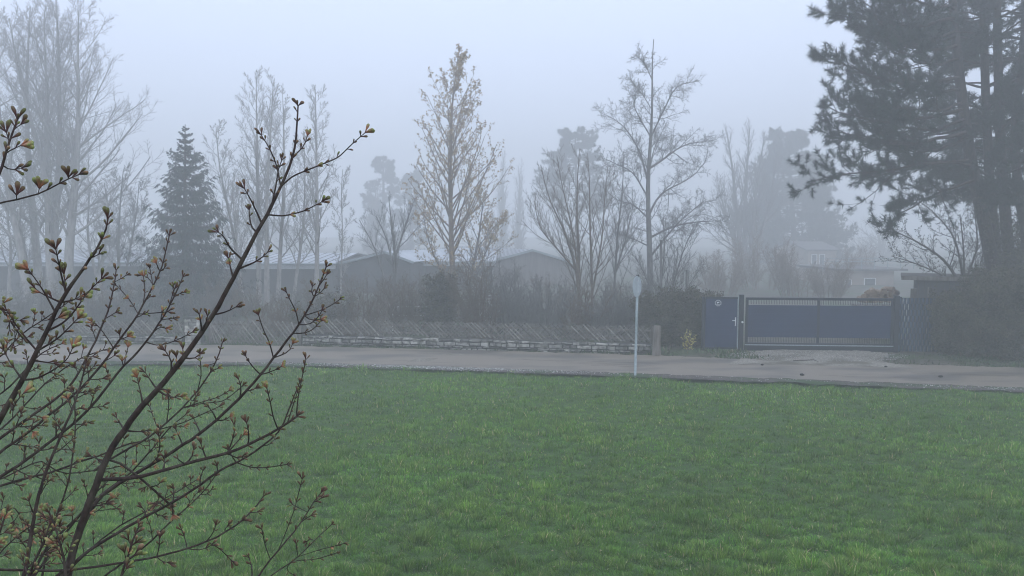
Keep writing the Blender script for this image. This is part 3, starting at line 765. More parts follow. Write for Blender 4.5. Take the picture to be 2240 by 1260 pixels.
# white tubular frame among the bushes
t = thing('tubular_frame', gp(905, 735), 'white tubular metal frame standing among the bushes behind the fence', 'frame')
Yf = 31.5
q = [at(x, y, Yf) for x, y in ((859, 735), (859, 684), (864, 671), (950, 671), (954, 676), (952, 735))]
for i, nm in ((0, 'upright'), (4, 'upright')):
    mb = MB(); mb.tube([q[i], q[i + 1]], .02, 8); mb.build(nm, M['white'], t)
mb = MB(); mb.tube(q[1:5], .02, 8); mb.build('top_tube', M['white'], t)
mb = MB(); mb.tube([at(861, 690, Yf), at(952, 690, Yf)], .015, 8); mb.build('cross_tube', M['white'], t)
# trellis
t = thing('trellis', gp(1070, 735), 'pale square-mesh trellis hidden behind the bush stems', 'trellis')
mb = MB(); A_ = at(1048, 646, 30.5); B_ = at(1092, 706, 30.5)
for i in range(9): X = A_[0] + (B_[0] - A_[0]) * i / 8; mb.bar((X, 30.5, B_[2] - .3), (X, 30.5, A_[2]), .03, .015)
for i in range(12): Z = B_[2] - .3 + (A_[2] - B_[2] + .3) * i / 11; mb.bar((A_[0], 30.516, Z), (B_[0], 30.516, Z), .03, .012)
mb.build('mesh_panel', M['white'], t)
for X in (A_[0] - .04, B_[0] + .04):
    mb = MB(); mb.box((X, 30.5, 0), (.06, 0, 0), (0, .06, 0), (0, 0, A_[2] + .05)); mb.build('post', M['old_wood'], t)
# tall thin lamp-like post in the bushes
for px, py, lb in ((1446, 525, 'slim dark post rising behind the bushes right of the tall bare tree'), (1502, 590, 'short slim dark post rising out of the bush near the gate')):
    c = gp(px, 745); tp = at(px, py, c[1]); mb = MB(); mb.tube([c, tp], [.05, .045], 8); tag(mb.build('garden_post', M['bark_grey']), lb, 'post')

# ---------------------------------------------------------------- trees
def trunk_of(pix, Y, r0, r1, K=14, pw=1.0, dy=0.0, grnd=True):
    sc_ = D(Y) / Y; r0 *= sc_; r1 *= sc_; dy *= sc_; Y = D(Y)
    pts = [at(a, b, Y + dy * i) for i, (a, b) in enumerate(pix)]
    if grnd and pts[0][2] > 0: pts = [np.array([pts[0][0] + (pts[0][0] - pts[1][0]) * .15, pts[0][1], -.15])] + pts
    p = resample(pts, K); t = np.linspace(0, 1, K)
    return p, r0 + (r1 - r0) * t ** pw
def branch_levels(Pt, R, levels, rg, S0=5):
    """Pt list of level-0 polylines; returns list of (P,R,S) per level"""
    outl = []
    for li, lv in enumerate(levels):
        st, dr, idx, t, r = spawn(Pt, R, lv['n'], lv.get('t0', .15), lv.get('t1', 1.0), lv['ang'], lv.get('angj', 9), rg, lv.get('tp', 1.0))
        if 'len' in lv: L = np.array([lv['len'](x) for x in t])
        else:
            PL = np.linalg.norm(np.diff(Pt, axis=1), axis=2).sum(1)[idx]
            L = PL * lv['ratio'] * (1 - lv.get('fall', .5) * t)
        if 'cap' in lv: L = np.minimum(L, lv['cap'] * np.linalg.norm(np.diff(Pt, axis=1), axis=2).sum(1)[idx])
        L = L * rg.uniform(.65, 1.2, len(L))
        if 'flat' in lv: dr = nrm(dr * np.array([1, 1, lv['flat']]))
        if 'bias' in lv: dr = nrm(dr + np.array(lv['bias']))
        K = lv.get('K', 5)
        P_ = grow(st, dr, L, K, lv.get('up', .5), lv.get('wig', .08), rg)
        r0 = np.minimum(r * lv.get('rr', .55), lv.get('rmax', 9)); r0 = np.maximum(r0, lv.get('rmin', .004))
        R_ = r0[:, None] * (1 - np.linspace(0, 1, K)[None] * .72)
        outl.append((P_, R_, lv.get('S', 4 if li == 0 else 3)))
        Pt, R = P_, R_
    return outl
def specks(name, P_, R_, n, size, m, rg, parent, t0=.3, jit=.05, asp=1.0, tint=(.6, 1.2), droop=0.0):
    """small two-triangle leaf/bud flakes along twigs"""
    st, dr, idx, t, r = spawn(P_, R_, n, t0, 1.0, 50, 25, rg)
    N = len(st); c = st + rg.normal(0, jit, (N, 3))
    a = nrm(rg.normal(0, 1, (N, 3)) + np.array([0, 0, -droop])); b = nrm(np.cross(a, rg.normal(0, 1, (N, 3))))
    s = rg.uniform(.6, 1.3, (N, 1)) * size
    V = np.stack([c - a * s * asp, c + b * s * .55, c + a * s * asp, c - b * s * .55], 1).reshape(-1, 3)
    me = mesh_from(name, V, np.arange(N * 4).reshape(-1, 4))
    col_attr(me, np.repeat(rg.uniform(tint[0], tint[1], (N, 1)) * np.ones((1, 3)), 4, axis=0))
    return obj(name, me, m, parent)
def tree(name, label, cat, trunks, levels, m, seed, group=None, leaf=None, twigm=None):
    rg = np.random.default_rng(seed)
    base = trunks[0][0][0]
    t = thing(name, (base[0], base[1], 0), label, cat, group)
    sc_ = base[1] / Dinv(base[1])
    lv2 = []
    for i_, l_ in enumerate(levels):
        l_ = dict(l_)
        for k_ in ('rmax', 'rmin'):
            if k_ in l_: l_[k_] *= sc_
        if 'len' in l_: l_['len'] = (lambda f_: (lambda x: f_(x) * sc_))(l_['len'])
        lv2.append(l_)
    levels = lv2
    crown = Tubes(); last = []
    for P_, R_ in trunks:
        tb = Tubes(); tb.add(P_[None], R_[None], 9); tb.build('trunk', m, t)
        lv = branch_levels(P_[None], R_[None], levels, rg)
        for a in lv: crown.add(*a)
        last.append((lv[-1][0], lv[-1][1])); 
        if len(lv) > 1 and leaf and leaf.get('two'): last.append((lv[-2][0], lv[-2][1]))
    crown.build('crown', twigm or m, t)
    if leaf:
        for k in sorted({l[0].shape[1] for l in last}):
            P_ = np.concatenate([l[0] for l in last if l[0].shape[1] == k]); R_ = np.concatenate([l[1] for l in last if l[0].shape[1] == k])
            specks('foliage', P_, R_, leaf['n'], leaf['size'] * sc_, leaf['m'], rg, t, leaf.get('t0', .3), leaf.get('jit', .05) * sc_, leaf.get('asp', 1.0), leaf.get('tint', (.6, 1.2)))
    return t
G_POP = 'tall bare pale-barked trees at the left'
def pop_levels(n1, l0, l1, up=.55):
    return [dict(n=n1, t0=.20, t1=.98, ang=42, angj=9, len=lambda t: l0 + (l1 - l0) * t ** 1.1, rr=.42, K=8, up=up, wig=.05, rmax=.07, rmin=.012, S=5),
            dict(n=10, t0=.12, ang=40, angj=10, ratio=.46, fall=.5, rr=.5, K=6, up=.35, wig=.07, rmin=.011, S=3),
            dict(n=7, t0=.15, ang=42, angj=12, ratio=.45, fall=.4, rr=.6, K=4, up=.25, wig=.09, rmin=.009, S=3),
            dict(n=3, t0=.2, ang=40, angj=12, ratio=.55, fall=.3, rr=.7, K=3, up=.2, wig=.1, rmin=.0075, S=3)]
pale = M['bark_pale']
tree('bare_tree', 'tall bare pale-barked tree, rightmost of the left group, widest crown', 'tree', [trunk_of([(148, 560), (160, 460), (170, 330), (173, 230), (168, 90), (172, 22)], 38, .26, .02)], pop_levels(34, 7.0, 1.2, .45), pale, 101, G_POP)
tree('bare_tree', 'tall bare pale tree with a straight central trunk second from right in the left group', 'tree', [trunk_of([(114, 560), (122, 470), (131, 360), (131, 240), (128, 100), (122, -5)], 39, .25, .02)], pop_levels(32, 5.2, 1.1), pale, 102, G_POP)
tree('bare_tree', 'bare pale tree leaning left from the middle of the left group, forked high up', 'tree', [trunk_of([(108, 560), (106, 450), (99, 370), (82, 310), (58, 240), (38, 150), (20, 40)], 38.5, .22, .02), trunk_of([(99, 370), (104, 300), (103, 200), (96, 90), (98, 20)], 38.5, .12, .015, grnd=False)], pop_levels(24, 4.6, 1.1), pale, 103, G_POP)
tree('bare_tree', 'bare pale tree with a slim upright trunk between the leaning and leftmost trees', 'tree', [trunk_of([(82, 570), (70, 450), (60, 330), (57, 200), (62, 90), (66, 15)], 40, .24, .02)], pop_levels(28, 4.8, 1.1), pale, 104, G_POP)
tree('bare_tree', 'bare pale tree at the left edge leaning out of the picture', 'tree', [trunk_of([(52, 570), (30, 475), (14, 400), (2, 300), (-8, 180), (0, 30)], 38, .22, .02)], pop_levels(28, 5.0, 1.1), pale, 105, G_POP)
tree('bare_tree', 'thin low bare tree growing between the left group and the spruce', 'tree', [trunk_of([(262, 620), (258, 540), (262, 450), (270, 370)], 36, .09, .015), trunk_of([(272, 620), (285, 540), (300, 460), (304, 400)], 36.5, .07, .012)], pop_levels(13, 2.4, .6), M['bark_grey'], 106)
tree('bare_tree', 'low spreading bare tree behind the left group near the hall eaves', 'tree', [trunk_of([(215, 620), (225, 560), (240, 480), (228, 400)], 39.5, .14, .02), trunk_of([(215, 620), (190, 520), (196, 420)], 39.6, .11, .02)], pop_levels(13, 3.6, 1.0, .3), pale, 107)
tree('bare_tree', 'low bare tree filling the gap at the foot of the leftmost pale trees', 'tree', [trunk_of([(20, 620), (25, 540), (15, 470), (20, 410)], 39.5, .11, .02), trunk_of([(60, 620), (58, 560), (45, 500), (42, 430)], 39.6, .10, .02)], pop_levels(14, 3.4, .8, .3), pale, 108)
G_B = 'slender bare birch-like trees behind the lattice gate'
def bir(n1, l0, l1, up=.6): return [dict(n=int(n1 * 1.4), t0=.25, t1=.98, ang=36, angj=8, len=lambda t: 1.25 * l0 + (l1 - 1.25 * l0) * t, rr=.42, K=7, up=up, wig=.05, rmax=.04, rmin=.010, S=4),
            dict(n=7, t0=.15, ang=34, angj=10, ratio=.48, fall=.5, rr=.55, K=5, up=.35, wig=.07, rmin=.010, S=3),
            dict(n=7, t0=.15, ang=40, angj=12, ratio=.48, fall=.4, rr=.6, K=3, up=.25, wig=.09, rmin=.008, S=3),
            dict(n=3, t0=.2, ang=40, angj=12, ratio=.5, fall=.3, rr=.7, K=3, up=.2, wig=.1, rmin=.0065, S=3)]
lf_b = dict(n=1, size=.02, m=M['twig_brown'], t0=.6, jit=.01, asp=1.6)
for px, lab, pts, Y, r, n1, l0, seed in (
    (505, 'slender bare tree leaning left beside the spruce', [(538, 700), (526, 620), (515, 540), (497, 440), (480, 380), (472, 270)], 35, .10, 17, 2.6, 201),
    (565, 'bare birch-like tree with the tallest crown of its row', [(566, 700), (566, 560), (565, 450), (562, 330), (560, 155)], 36, .15, 22, 3.0, 202),
    (582, 'bare birch-like tree close on the right of the tallest one', [(583, 700), (584, 560), (582, 430), (590, 320), (598, 180)], 35.5, .15, 20, 2.8, 203),
    (612, 'bare birch-like tree in the middle of the row, slightly tilted right', [(606, 700), (612, 560), (620, 450), (622, 330), (618, 200)], 36.5, .13, 17, 2.4, 204),
    (650, 'thin bare tree tilting right in the birch row', [(638, 700), (648, 600), (662, 520), (668, 400), (664, 290)], 36, .10, 15, 2.2, 205),
    (693, 'bare birch-like tree with a straight trunk at the right of the row', [(690, 700), (694, 560), (694, 450), (692, 340), (690, 195)], 35, .14, 21, 2.8, 206),
    (748, 'thin bare sapling right of the birch row', [(744, 700), (746, 600), (750, 500), (745, 420), (750, 370)], 35, .05, 12, 1.3, 207),
    (530, 'pale leaning sapling trunk at the left of the birch row', [(532, 690), (528, 620), (520, 560), (512, 470), (508, 400)], 34, .06, 11, 1.5, 208)):
    tree('birch_tree', lab, 'tree', [trunk_of(pts, Y, r, .012)], bir(n1, l0, .7), pale, seed, G_B)
# multi-stem bare tree
def ms(n1, l0, l1, up=.5, w=.06): return [dict(n=int(n1 * 1.4), t0=.12, t1=.97, ang=28, angj=7, len=lambda t: 1.15 * l0 + (l1 - 1.15 * l0) * t, rr=.45, K=7, up=up, wig=w, rmax=.022, rmin=.008, S=4),
      dict(n=8, t0=.12, ang=32, angj=9, ratio=.45, fall=.45, rr=.6, K=4, up=.35, wig=.07, rmin=.006),
      dict(n=6, t0=.15, ang=36, angj=12, ratio=.46, fall=.4, rr=.6, K=3, up=.25, wig=.09, rmin=.0046)]
# small thin bare tree by the hall
tree('bare_tree', 'small thin-stemmed bare tree with a round open crown left of the leafing tree', 'tree',
     [trunk_of([(858, 700), (862, 640), (865, 560), (858, 500), (850, 430)], 31, .10, .012), trunk_of([(865, 560), (885, 500), (905, 440)], 31, .05, .01, grnd=False), trunk_of([(845, 690), (840, 600), (815, 530), (785, 480)], 30.5, .06, .01), trunk_of([(865, 600), (845, 520), (822, 470)], 31, .05, .01, grnd=False)],
     ms(8, 1.5, .5, .25, .09), M['bark_grey'], 209)
# leafing tree
def cone_len(t): return (.35 + 4.6 * (1 - t) ** .8) * (1.0 if t > .3 else .75 + t)
tree('leafing_tree', 'tall narrow conical tree in tan young leaf rising above the hall', 'tree',
     [trunk_of([(1000, 705), (990, 600), (985, 450), (985, 300), (990, 210), (1003, 116)], 31, .15, .012, 18)],
     [dict(n=60, t0=.24, t1=.97, tp=1.12, ang=42, angj=7, len=cone_len, rr=.4, K=7, up=.32, wig=.04, rmax=.035, rmin=.010, S=4),
      dict(n=7, t0=.2, ang=36, angj=10, ratio=.36, fall=.45, rr=.6, K=4, up=.35, wig=.07, rmin=.007),
      dict(n=3, t0=.2, ang=38, angj=12, ratio=.45, fall=.4, rr=.6, K=3, up=.3, wig=.09, rmin=.0055)], M['bark_tan'], 301, None,
     dict(n=7, size=.042, m=M['leaf_tan'], t0=.15, jit=.03))
tree('leafing_tree', 'lower multi-stemmed leafing tree right of the tall conical one', 'tree',
     [trunk_of([(1022, 705), (1030, 600), (1048, 520), (1058, 430)], 30.3, .10, .012), trunk_of([(1030, 620), (1060, 560), (1085, 490)], 30.5, .05, .01, grnd=False), trunk_of([(1000, 690), (975, 610), (940, 540), (925, 470)], 30.4, .06, .01)],
     [dict(n=14, t0=.25, t1=.98, ang=36, angj=8, len=lambda t: 1.9 - 1.2 * t, rr=.45, K=6, up=.35, wig=.06, rmin=.010),
      dict(n=7, t0=.2, ang=38, angj=10, ratio=.42, fall=.45, rr=.6, K=4, up=.3, wig=.07, rmin=.007),
      dict(n=4, t0=.2, ang=38, angj=12, ratio=.45, fall=.4, rr=.6, K=3, up=.25, wig=.09, rmin=.0055)], M['bark_grey'], 302, None,
     dict(n=4, size=.036, m=M['leaf_tan'], t0=.2, jit=.03))
# white blossom sprays low in that tree
tree('bare_tree', 'vase-shaped bare tree with many upright stems left of the road sign', 'tree',
     [trunk_of([(1266, 690), (1265, 600), (1235, 500), (1200, 440), (1183, 360)], 29.5, .075, .01), trunk_of([(1266, 690), (1267, 590), (1262, 480), (1262, 400), (1268, 325)], 29.7, .08, .01),
      trunk_of([(1267, 610), (1252, 500), (1228, 400), (1218, 340)], 29.3, .045, .01, grnd=False), trunk_of([(1296, 690), (1294, 580), (1290, 480), (1290, 380), (1285, 335)], 29.5, .07, .01),
      trunk_of([(1296, 640), (1318, 520), (1322, 440), (1330, 360)], 29.6, .045, .01, grnd=False), trunk_of([(1267, 600), (1215, 540), (1180, 500), (1168, 440)], 29.4, .04, .01, grnd=False)],
     ms(12, 2.0, .6), M['twig_brown'], 401)
tree('bare_tree', 'slim bare tree between the vase-shaped tree and the tall crooked one', 'tree',
     [trunk_of([(1342, 700), (1345, 600), (1352, 500), (1362, 420), (1365, 330)], 30, .07, .01), trunk_of([(1345, 600), (1370, 520), (1385, 450)], 30, .04, .01, grnd=False)], ms(12, 1.9, .6), M['bark_grey'], 402)
# tall crooked tree
gl = lambda *a: trunk_of(list(a), 31, .07, .018, 12, grnd=False)
def big_l(pts, r, dy=0): return trunk_of(pts, 31, r * .62, .010, 12, 1.0, dy, grnd=False)
tree('bare_tree', 'tall crooked bare tree with zigzag twigs and a pointed top right of the road sign', 'tree',
     [trunk_of([(1424, 760), (1424, 650), (1420, 520), (1416, 400), (1424, 300), (1428, 200), (1425, 130), (1430, 86)], 31, .165, .015, 20),
      big_l([(1418, 400), (1400, 330), (1370, 280), (1345, 260), (1312, 246)], .07, .35), big_l([(1416, 430), (1385, 375), (1350, 360), (1318, 345)], .06, -.3),
      big_l([(1424, 300), (1445, 255), (1465, 215), (1475, 190), (1505, 180)], .06, -.35), big_l([(1418, 370), (1450, 350), (1490, 318), (1530, 310), (1560, 308)], .08, .3),
      big_l([(1420, 470), (1440, 425), (1480, 405), (1520, 385), (1545, 350)], .08, .5), big_l([(1422, 520), (1470, 495), (1520, 485), (1575, 483)], .08, -.4),
      big_l([(1420, 480), (1385, 445), (1350, 440), (1330, 420)], .06, .5), big_l([(1424, 560), (1455, 520), (1490, 480), (1540, 440)], .08, -.6),
      big_l([(1426, 240), (1405, 205), (1390, 190), (1378, 172)], .03, .2), big_l([(1424, 300), (1400, 260), (1385, 230), (1388, 205)], .05, -.2), big_l([(1428, 180), (1412, 140), (1390, 118)], .025, .1),
      big_l([(1422, 540), (1380, 520), (1340, 505)], .05, .5), big_l([(1418, 400), (1425, 345), (1435, 315), (1455, 275)], .05, .6)],
     [dict(n=16, t0=.18, t1=.99, ang=46, angj=12, cap=.38, len=lambda t: 1.5 - .75 * t, rr=.5, K=7, up=.25, wig=.22, rmax=.02, rmin=.010, S=4),
      dict(n=9, t0=.15, ang=50, angj=14, ratio=.5, fall=.4, rr=.7, K=5, up=.1, wig=.28, rmin=.007),
      dict(n=7, t0=.15, ang=50, angj=14, ratio=.5, fall=.3, rr=.7, K=4, up=.1, wig=.3, rmin=.0052)], M['bark_grey'], 403)
tree('bare_tree', 'bushy bare tree between the tall crooked tree and the gate', 'tree',
     [trunk_of([(1450, 740), (1468, 640), (1490, 560), (1515, 500)], 28.5, .06, .01), trunk_of([(1450, 740), (1445, 630), (1455, 540), (1450, 480)], 28.5, .05, .01), trunk_of([(1455, 735), (1490, 650), (1530, 590)], 28.2, .05, .01), trunk_of([(1440, 740), (1420, 620), (1390, 560)], 28.5, .04, .01)],
     ms(13, 2.0, .6, .3, .1), M['bark_grey'], 404)
# far faint broadleaf trees
def far(n1, l0, l1, ang=30, up=.5): return [dict(n=int(n1 * 1.5), t0=.2, t1=.98, ang=ang, angj=8, len=lambda t: l0 + (l1 - l0) * t, rr=.5, K=6, up=up, wig=.07, rmin=.02, S=4),
      dict(n=11, t0=.12, ang=36, angj=10, ratio=.46, fall=.5, rr=.6, K=4, up=.3, wig=.08, rmin=.011),
      dict(n=5, t0=.15, ang=38, angj=12, ratio=.5, fall=.4, rr=.7, K=3, up=.25, wig=.1, rmin=.008)]
tree('bare_tree', 'hazy bare tree with several upright stems standing behind the sliding gate', 'tree',
     [trunk_of([(1628, 660), (1620, 560), (1610, 440), (1600, 350), (1590, 290)], 48, .22, .03), trunk_of([(1628, 640), (1628, 520), (1632, 400), (1640, 280)], 48.5, .2, .03), trunk_of([(1630, 640), (1645, 520), (1655, 400), (1672, 300)], 48, .18, .03),
      trunk_of([(1628, 600), (1590, 480), (1570, 400)], 48, .12, .03, grnd=False), trunk_of([(1650, 560), (1685, 440), (1700, 330)], 48.4, .12, .03, grnd=False)], far(14, 3.2, 1.0, 26), M['bark_grey'], 501)
G_F = 'faint poplars far off in the fog'
for px, top, lb, sd in ((1098, 355, 'left one of two faint poplars right of the leafing tree', 1), (1135, 380, 'right one of two faint poplars right of the leafing tree', 2)):
    tree('poplar_tree', lb, 'tree', [trunk_of([(px, 640), (px, 500), (px + 2, top)], 68, .3, .03)], far(22, 3.2, 1.2, 20, .9), M['bark_grey'], 510 + sd, G_F)
tree('poplar_tree', 'faint bare poplar in the fog beyond the small thin bare tree', 'tree', [trunk_of([(815, 640), (817, 500), (822, 420)], 62, .3, .03)], far(18, 3.4, 1.2, 24, .8), M['bark_grey'], 520)
tree('bare_tree', 'faint rounded bare tree over the annexe roof', 'tree', [trunk_of([(1885, 640), (1884, 575), (1888, 540)], 62, .25, .05)], far(12, 3.4, 1.6, 55, .3), M['bark_grey'], 521)
tree('bare_tree', 'faint rounded bare tree behind the shed roof and pine branch tips', 'tree', [trunk_of([(1925, 640), (1925, 570), (1922, 500)], 66, .3, .05)], far(16, 4.2, 1.8, 50, .3), M['bark_grey'], 522)

# ---------------------------------------------------------------- conifers
def tufts(name, ctr, axis, nn, L, W, m, rg, parent, spread=.9, tint=(.55, 1.3)):
    """needle brushes: nn thin blades round each centre, pointing along its axis and outward"""
    N = len(ctr); d = nrm(axis[:, None] * (1 - spread * .45) + nrm(rg.normal(0, 1, (N, nn, 3))) * spread)
    c = ctr[:, None] + nrm(axis)[:, None] * rg.uniform(-.5, .5, (N, nn, 1)) * L * .9
    l = L * rg.uniform(.7, 1.2, (N, nn, 1)); s = nrm(np.cross(d, rg.normal(0, 1, (N, nn, 3)))) * W
    V = np.stack([c - s, c + s, c + d * l], 2).reshape(-1, 3)
    me = mesh_from(name, V, None, np.arange(N * nn * 3).reshape(-1, 3))
    tn = rg.uniform(tint[0], tint[1], (N, 1, 1)) * rg.uniform(.8, 1.2, (N, nn, 1)) * np.ones((1, 1, 3))
    col_attr(me, np.repeat(tn.reshape(-1, 3), 3, axis=0))
    return obj(name, me, m, parent)
def pine(name, label, cat, trunk, limbs, seed, nt, tl, tw, nn, group=None, bare=.45, bark=None, sub=9, subr=.34, trunks=None):
    """limbs: list of polylines (K,3) with base radius"""
    rg = np.random.default_rng(seed); b = trunk[0][0]
    t = thing(name, (b[0], b[1], 0), label, cat, group)
    for P_, R_ in [trunk] + (trunks or []):
        tb = Tubes(); tb.add(P_[None], R_[None], 12); tb.build('trunk', bark or M['bark_pine'], t)
    br = Tubes(); K = 10
    PL = np.stack([resample(p, K) for p, _ in limbs]); PL[:, 1:] += rg.normal(0, .035, (len(limbs), K - 1, 3)); RL = np.stack([r * (1 - np.linspace(0, 1, K) * .8) for _, r in limbs])
    br.add(PL, RL, 5)
    st, dr, idx, tt, r = spawn(PL, RL, sub, bare, 1.0, 48, 12, rg)
    LL = np.linalg.norm(np.diff(PL, axis=1), axis=2).sum(1)[idx] * subr * (1.15 - .75 * tt) * rg.uniform(.7, 1.2, len(tt))
    dr = nrm(dr * np.array([1, 1, .55]))
    P1 = grow(st, dr, LL, 5, .35, .10, rg); R1 = np.maximum(r * .6, .008)[:, None] * (1 - np.linspace(0, 1, 5)[None] * .6); br.add(P1, R1, 3)
    st, dr, idx, tt, r = spawn(P1, R1, 5, .2, 1.0, 42, 12, rg)
    L2 = np.linalg.norm(np.diff(P1, axis=1), axis=2).sum(1)[idx] * .45 * rg.uniform(.6, 1.2, len(tt))
    P2 = grow(st, dr, np.maximum(L2, .12), 4, .55, .10, rg); R2 = np.maximum(r * .6, .006)[:, None] * (1 - np.linspace(0, 1, 4)[None] * .5); br.add(P2, R2, 3)
    br.build('branches', bark or M['bark_pine'], t)
    ctr = np.concatenate([P2[:, -1], P2[:, -2], P1[:, -1], P1[:, -2], PL[:, -1]]); ax = np.concatenate([P2[:, -1] - P2[:, -2], P2[:, -1] - P2[:, -2], P1[:, -1] - P1[:, -2], P1[:, -1] - P1[:, -2], PL[:, -1] - PL[:, -2]])
    if len(ctr) > nt: k = rg.permutation(len(ctr))[:nt]; ctr, ax = ctr[k], ax[k]
    tufts('foliage', ctr, nrm(ax), nn, tl, tw, M['needles'], rg, t)
    return t
# near pines at the right
YP = 25.0
T1 = trunk_of([(2192, 700), (2178, 610), (2150, 470), (2122, 350), (2102, 200), (2088, 60), (2080, -60), (2075, -180)], YP, .25, .09, 24)
T2 = trunk_of([(2188, 700), (2180, 560), (2166, 430), (2158, 260), (2153, 120), (2150, -20), (2150, -150)], YP + .7, .18, .10, 20)
T3 = trunk_of([(2222, 700), (2208, 560), (2192, 400), (2186, 240), (2182, 100), (2180, -40), (2180, -160)], YP + .3, .20, .10, 20)
T4 = trunk_of([(2262, 700), (2250, 540), (2228, 420), (2215, 300), (2240, 100), (2245, -100)], YP + 1.4, .20, .08, 20)
def limb(pix, dy, r): 
    n = len(pix); return ([at(a, b, YP + dy * i / (n - 1)) for i, (a, b) in enumerate(pix)], r)
rgp = np.random.default_rng(77)
L1 = [limb([(2086, 40), (1990, 60), (1900, 45), (1862, 20), (1822, 28)], -.6, .07), limb([(2088, 70), (2000, 110), (1940, 75), (1880, 62)], .8, .06), limb([(2092, 100), (2010, 120), (1940, 60), (1880, -5)], -1.4, .06),
      limb([(2098, 170), (2010, 190), (1920, 175), (1860, 145), (1816, 130)], -.9, .07), limb([(2100, 195), (2020, 215), (1950, 190), (1890, 160)], 1.1, .06),
      limb([(2106, 240), (2010, 262), (1920, 270), (1860, 250), (1804, 232)], -.7, .07), limb([(2110, 262), (2030, 290), (1960, 280), (1870, 215)], .9, .06),
      limb([(2112, 290), (2030, 310), (1940, 318), (1880, 300), (1836, 290)], -.5, .07), limb([(2114, 300), (2050, 335), (1970, 330), (1920, 320)], 1.3, .06),
      limb([(2120, 350), (2040, 352), (1960, 375), (1880, 372), (1782, 392)], -.9, .055), limb([(2122, 362), (2060, 350), (2000, 368), (1945, 385), (1900, 378)], .5, .05),
      limb([(2130, 395), (2075, 410), (2010, 450), (1975, 462), (1945, 500)], -.6, .05),
      limb([(2080, -20), (2000, -20), (1930, -40), (1850, -50)], -.8, .07), limb([(2078, -70), (2000, -90), (1930, -110)], .8, .06), limb([(2076, -120), (1990, -150), (1930, -190)], -.3, .06),
      limb([(2095, 130), (2040, 150), (1985, 120), (1930, 100)], -2.2, .05), limb([(2104, 225), (2050, 250), (1990, 235), (1935, 240)], -2.4, .05), limb([(2110, 275), (2060, 300), (2010, 270), (1960, 250)], 2.2, .05),
      limb([(2090, 80), (2030, 100), (1990, 60), (1950, 20)], 2.2, .05), limb([(2086, 20), (2030, 10), (1980, -10)], -2.4, .05)]
pine('pine_tree', 'large dark pine with long layered branches reaching left over the gate', 'tree', T1, L1, 601, 9000, .19, .011, 30, 'dark pines at the right edge', bare=.28, sub=15, subr=.36)
def rand_limbs(T, n, y0, y1, L, rg, r=.05, left=0.5):
    P_, R_ = T; outl = []
    for i in range(n):
        f = (i + rg.random()) / n; z = y0 + (y1 - y0) * f; k = np.argmin(np.abs(P_[:, 2] - z)); s = P_[k]
        a = rg.uniform(0, 6.28); d = np.array([math.cos(a) - left * .3, math.sin(a), 0]); d /= np.linalg.norm(d); l = L * rg.uniform(.6, 1.15)
        outl.append(([s, s + d * l * .35 + [0, 0, .12 * l], s + d * l * .7 + [0, 0, .10 * l], s + d * l + [0, 0, .16 * l]], r))
    return outl
pine('pine_tree', 'slim straight dark pine right behind the leaning pine trunk', 'tree', T2, rand_limbs(T2, 26, 6.2, 13.5, 2.6, rgp), 602, 3600, .19, .011, 26, 'dark pines at the right edge', sub=10)
pine('pine_tree', 'straight reddish pine trunk rising right of the slim one', 'tree', T3, rand_limbs(T3, 36, 5.6, 13.5, 2.8, rgp), 603, 5000, .19, .011, 26, 'dark pines at the right edge', sub=10)
pine('pine_tree', 'dark pine at the right picture edge with lower branches', 'tree', T4, rand_limbs(T4, 46, 4.6, 13.0, 3.0, rgp), 604, 6000, .19, .011, 26, 'dark pines at the right edge', sub=10)
# hazy pine left of the tall crooked tree, hazy conifer behind the gate, faint conifers far off
def far_pine(label, pix, Y, r, spec, seed, tl, tw, nn, nt, grp=None):
    T = trunk_of(pix, Y, r, .05, 16); sc_ = D(Y) / Y; Y = D(Y); tl *= sc_; tw *= sc_; P_, R_ = T; rg = np.random.default_rng(seed); lim = []
    for (py0, py1, pl, pr, n) in spec:
        n *= 2
        for i in range(n):
            py = py0 + (py1 - py0) * (i + rg.random()) / n; s_i = np.argmin(np.abs(P_[:, 2] - at(1120, py, Y)[2])); s = P_[s_i].copy(); s[2] = at(1120, py, Y)[2]
            a = rg.uniform(0, 6.28); ca, sa = math.cos(a), math.sin(a); ext = (pr if ca > 0 else pl) / F * Y * rg.uniform(.75, 1.05)
            d = np.array([ca * ext, sa * ext * .9, 0]); l = np.linalg.norm(d)
            lim.append(([s, s + d * .4 + [0, 0, .04 * l], s + d * .75 + [0, 0, .06 * l], s + d + [0, 0, .14 * l]], .05))
    return pine('pine_tree', label, 'tree', T, lim, seed, nt, tl, tw, nn, grp, bare=.3, sub=9, subr=.3)
far_pine('hazy grey pine with a flat-topped crown behind the vase-shaped bare tree', [(1262, 660), (1262, 450), (1258, 288)], 56, .25, [(290, 330, 35, 42, 12), (330, 380, 60, 62, 14), (380, 470, 85, 70, 20)], 611, .22, .016, 20, 3200)
far_pine('broad hazy dark conifer behind the sliding gate', [(1740, 660), (1735, 480), (1722, 292)], 56, .3, [(292, 360, 45, 42, 22), (360, 450, 85, 80, 34), (450, 560, 105, 115, 44), (560, 640, 110, 120, 26)], 612, .22, .017, 22, 14000)
far_pine('faint tall conifer at the left of the far group before the leafing tree', [(842, 640), (840, 500), (838, 345)], 66, .3, [(350, 400, 24, 24, 10), (400, 560, 42, 42, 24)], 613, .25, .022, 18, 2400, 'faint conifers far off in the fog')
far_pine('faint conifer close beside the leafing tree in the fog', [(902, 640), (900, 500), (898, 385)], 66, .3, [(380, 430, 22, 26, 9), (430, 580, 40, 44, 22)], 614, .25, .022, 18, 2200, 'faint conifers far off in the fog')
